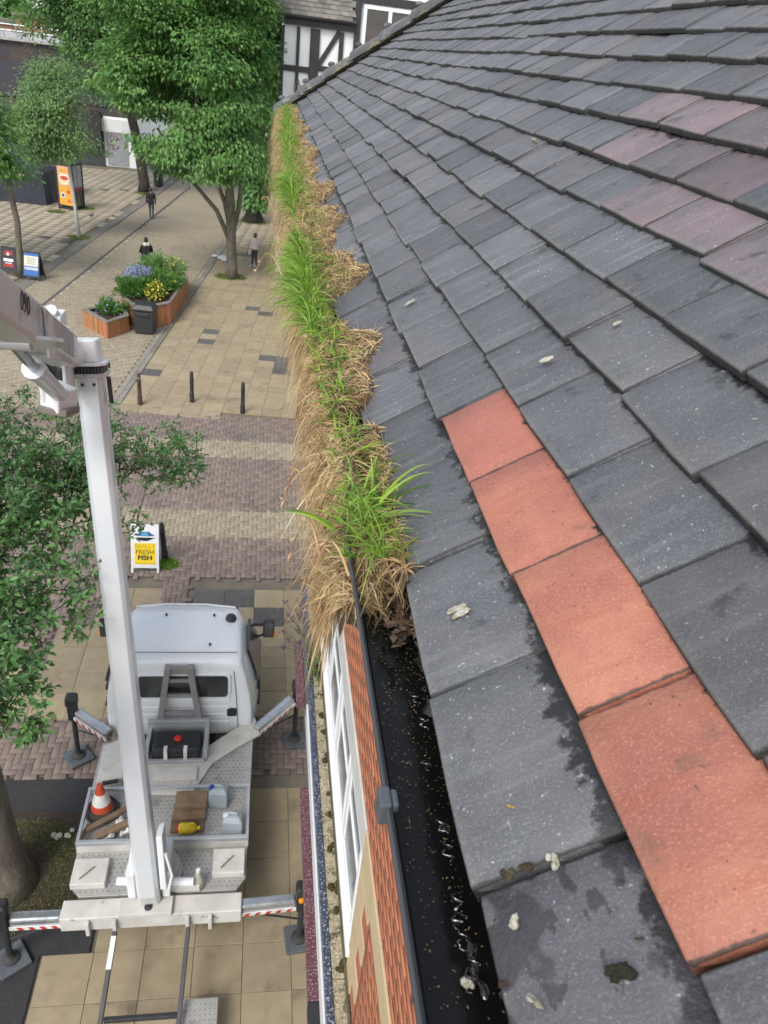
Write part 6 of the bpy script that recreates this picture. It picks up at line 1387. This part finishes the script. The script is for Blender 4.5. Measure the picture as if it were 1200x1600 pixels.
tree('tall_street_tree', 'tall tree with pale leaning trunk behind the many-stemmed tree', b, tr([((b.x, b.y, -.05), .5), ((b.x, b.y, .6), .36), ((b.x-.3, b.y, 3), .32), ((b.x-.9, b.y, 6), .28), ((b.x-1.0, b.y, 9), .2), ((b.x-1.0, b.y, 12), .12)]),
     [((-10.2, 59.5, 12.5), (4.2, 4.2, 4.2)), ((-13.2, 59, 9.2), (2.0, 2.2, 2.4)), ((-7.2, 59.5, 11.5), (3.2, 4, 5)), ((-10.4, 59, 7.6), (2.8, 2.4, 1.8)), ((-10, 60, 16.5), (4.5, 4, 3))], 420, 130, .27, .52, m_leafd, m_barkd, 12, 'street trees', droop=.35, shell=.5, twig=.026)
b = at(396, 346)
iv = np.random.default_rng(4); n = 2600; a = iv.random(n)*6.283; zz = .8+8*iv.random(n); rr2 = .42+.35*iv.random(n)*(1+.6*np.sin(zz*2.1)); C = np.stack([b.x+rr2*np.cos(a)-.1, b.y+rr2*np.sin(a), zz], 1)
ivy = leaf_arrays(C, unit(np.stack([np.cos(a), np.sin(a), -.8*np.ones(n)], 1)+iv.normal(size=(n, 3))*.3), unit(np.stack([np.cos(a), np.sin(a), .5*np.ones(n)], 1)), .3, .22)
tree('ivy_clad_tree', 'thick dark trunk wrapped in ivy behind the many-stemmed tree', b, tr([((b.x, b.y, -.05), .75), ((b.x, b.y, .5), .5), ((b.x-.1, b.y, 3), .42), ((b.x-.1, b.y, 8), .36), ((b.x, b.y, 12), .2)]),
     [((-.5, 53, 12), (3.2, 3.4, 4.2)), ((-2.2, 53, 10), (2, 2.4, 2.6))], 260, 80, .32, .46, m_leafd, m_barkd, 13, 'street trees', shell=.5, twig=.026, extra=[ivy])
b = Vector((-.1, 66, 0)); n = 3000; a = iv.random(n)*6.283; zz = .3+9.5*iv.random(n); rr2 = (.55+.55*iv.random(n))*(1+.35*np.sin(zz*1.7)); C = np.stack([b.x+.35+rr2*np.cos(a), b.y+rr2*np.sin(a), zz], 1)
ivy = leaf_arrays(C, unit(np.stack([np.cos(a), np.sin(a), -.6*np.ones(n)], 1)+iv.normal(size=(n, 3))*.3), unit(np.stack([np.cos(a), np.sin(a), .5*np.ones(n)], 1)), .32, .22)
tree('columnar_tree', 'slim ivy covered tree close to the shop fronts beyond the ivy clad trunk', b, tr([((b.x+.35, b.y, -.05), .4), ((b.x+.35, b.y, 4), .3), ((b.x+.3, b.y, 9), .2)]), [((.3, 66, 10.5), (2.0, 2.2, 3.2))], 120, 80, .34, .45, m_leaf, m_barkd, 14, 'street trees', shell=.5, twig=.026, extra=[ivy])
b = at(33, 432)
tree('young_street_tree', 'slender tree with a bowed bare trunk between two A-boards', b, tr([((b.x, b.y, -.05), .17), ((b.x+.03, b.y, .6), .135), ((b.x+.12, b.y, 2.2), .125), ((b.x-.05, b.y, 4), .11), ((b.x-.5, b.y, 5.5), .09), ((b.x-.9, b.y, 7.5), .05)]),
     [((-12.3, 35.7, 6.2), (2.0, 2.2, 2.0)), ((-10.5, 35.5, 5.3), (1.3, 1.8, 1.1)), ((-14.2, 35.7, 7.2), (2.0, 2.4, 2.4))], 260, 120, .2, .36, m_leaf, m_bark, 15, 'street trees', droop=.55, shell=.45, twig=.016)
b = at(124, 371)
tree('silver_birch', 'young silver birch with white stem in front of the advertising kiosk', b, tr([((b.x, b.y, -.05), .12), ((b.x-.08, b.y, 1.5), .085), ((b.x-.22, b.y, 3.6), .075), ((b.x-.3, b.y, 5.5), .05), ((b.x-.3, b.y, 7.6), .03)]),
     [((-10.1, 44, 6.0), (1.6, 1.6, 2.2)), ((-9.3, 44, 4.6), (1.3, 1.3, 1.1)), ((-11.2, 44, 5.0), (1.2, 1.3, 1.3))], 230, 75, .16, .3, m_leafl, m_birch, 16, 'street trees', droop=1.1, shell=.35, twig=.01)
for px, py, y, rr3, lab, sd3 in ((26, 14, 170, 3.2, 'far off rounded tree rising over the brick roofs', 31), (82, 28, 190, 3.0, 'far off wide tree right of the brick plant room', 32), (-40, 22, 180, 5, 'far off tree at the end of the brick roofs', 33), (130, 38, 200, 5, 'far off tree behind the tall street tree', 34), (260, 30, 200, 9, 'far off tree behind the pale leaning trunk', 35), (330, 45, 190, 9, 'far off broad tree behind the many-stemmed tree', 36)):
    q = aty(px, py, y); tree('distant_tree', lab, (q.x, y, 0), tr([((q.x, y, 0), .5), ((q.x, y, q.z*.5), .35), ((q.x, y, q.z), .2)]), [((q.x, y, q.z-rr3*.5), (rr3, rr3, rr3*.85))], 60, 60, .9, rr3*.18, m_leafd, m_barkd, sd3, 'distant trees', twig=.05)
# the tree that reaches over the truck
b = Vector((-3.0, 6.72, 0))
nb = [((-2.9, 8.3, 5.3), (1.5, 1.4, .8)), ((-1.45, 8.75, 5.3), (.8, .75, .5)), ((-3.4, 6.7, 5.2), (1.5, 1.5, .8)), ((-2.1, 6.7, 5.0), (.75, 1.0, .55)), ((-4.6, 8.2, 5.8), (1.5, 1.8, 1.)), ((-2.35, 5.25, 4.8), (.75, .7, .45)), ((-3.4, 5.2, 4.8), (1.2, 1., .7)), ((-2.0, 8.0, 5.2), (.9, 1., .6)), ((-1.35, 8.9, 5.3), (.62, .6, .4)), ((-1.55, 8.4, 5.2), (.65, .6, .4)), ((-1.1, 8.55, 5.3), (.45, .6, .35)), ((-2.0, 9.2, 5.4), (.7, .6, .4)), ((-2.1, 5.2, 4.8), (.55, .55, .4)), ((-2.5, 6.0, 4.9), (.7, .6, .4)), ((-2.45, 4.9, 4.6), (.5, .45, .35))]
root, trk_, crn, tips = tree('overhanging_tree', 'broadleaved tree with stout trunk reaching over the truck', b, tr([((b.x-.1, b.y, -.05), .44), ((b.x-.1, b.y, .22), .31), ((b.x-.12, b.y, .9), .26), ((b.x-.15, b.y, 2.), .25), ((b.x-.3, b.y+.1, 3.2), .21), ((b.x-.4, b.y+.2, 4.2), .15), ((b.x-.4, b.y+.3, 5.), .09)]),
     nb, 2900, 12, .078, .24, m_leafn, m_bark, 17, 'street trees', droop=.15, shell=.2, twig=.0045, whorl=True, outl=.25)
# its nearest leaves, one by one
V, F = leaf_arrays(np.zeros((1, 3)), np.array([[1., 0, 0]]), np.array([[0, 0, 1.]]), .1, .055); me_lf = mesh_np('leaf', V, F, mat('leaf_near_single', (.115, .24, .065), (.06, .155, .045), 8, .42, rnd=.4, transl=.28))
rl = random.Random(8); order = sorted(range(len(tips)), key=lambda i: (Vector(tips[i])-Vector((0, 0, CZ))).length)
for i in order[:44]:
    for k in range(6):
        a = k*1.05+rl.uniform(-.3, .3); o = link('leaf', me_lf, crn, loc=Vector(tips[i])+Vector((rl.gauss(0, .012), rl.gauss(0, .012), rl.gauss(0, .015))), rot=(rl.gauss(0, .3), rl.uniform(-.1, .55), a)); o.scale = (rl.uniform(.75, 1.2),)*3
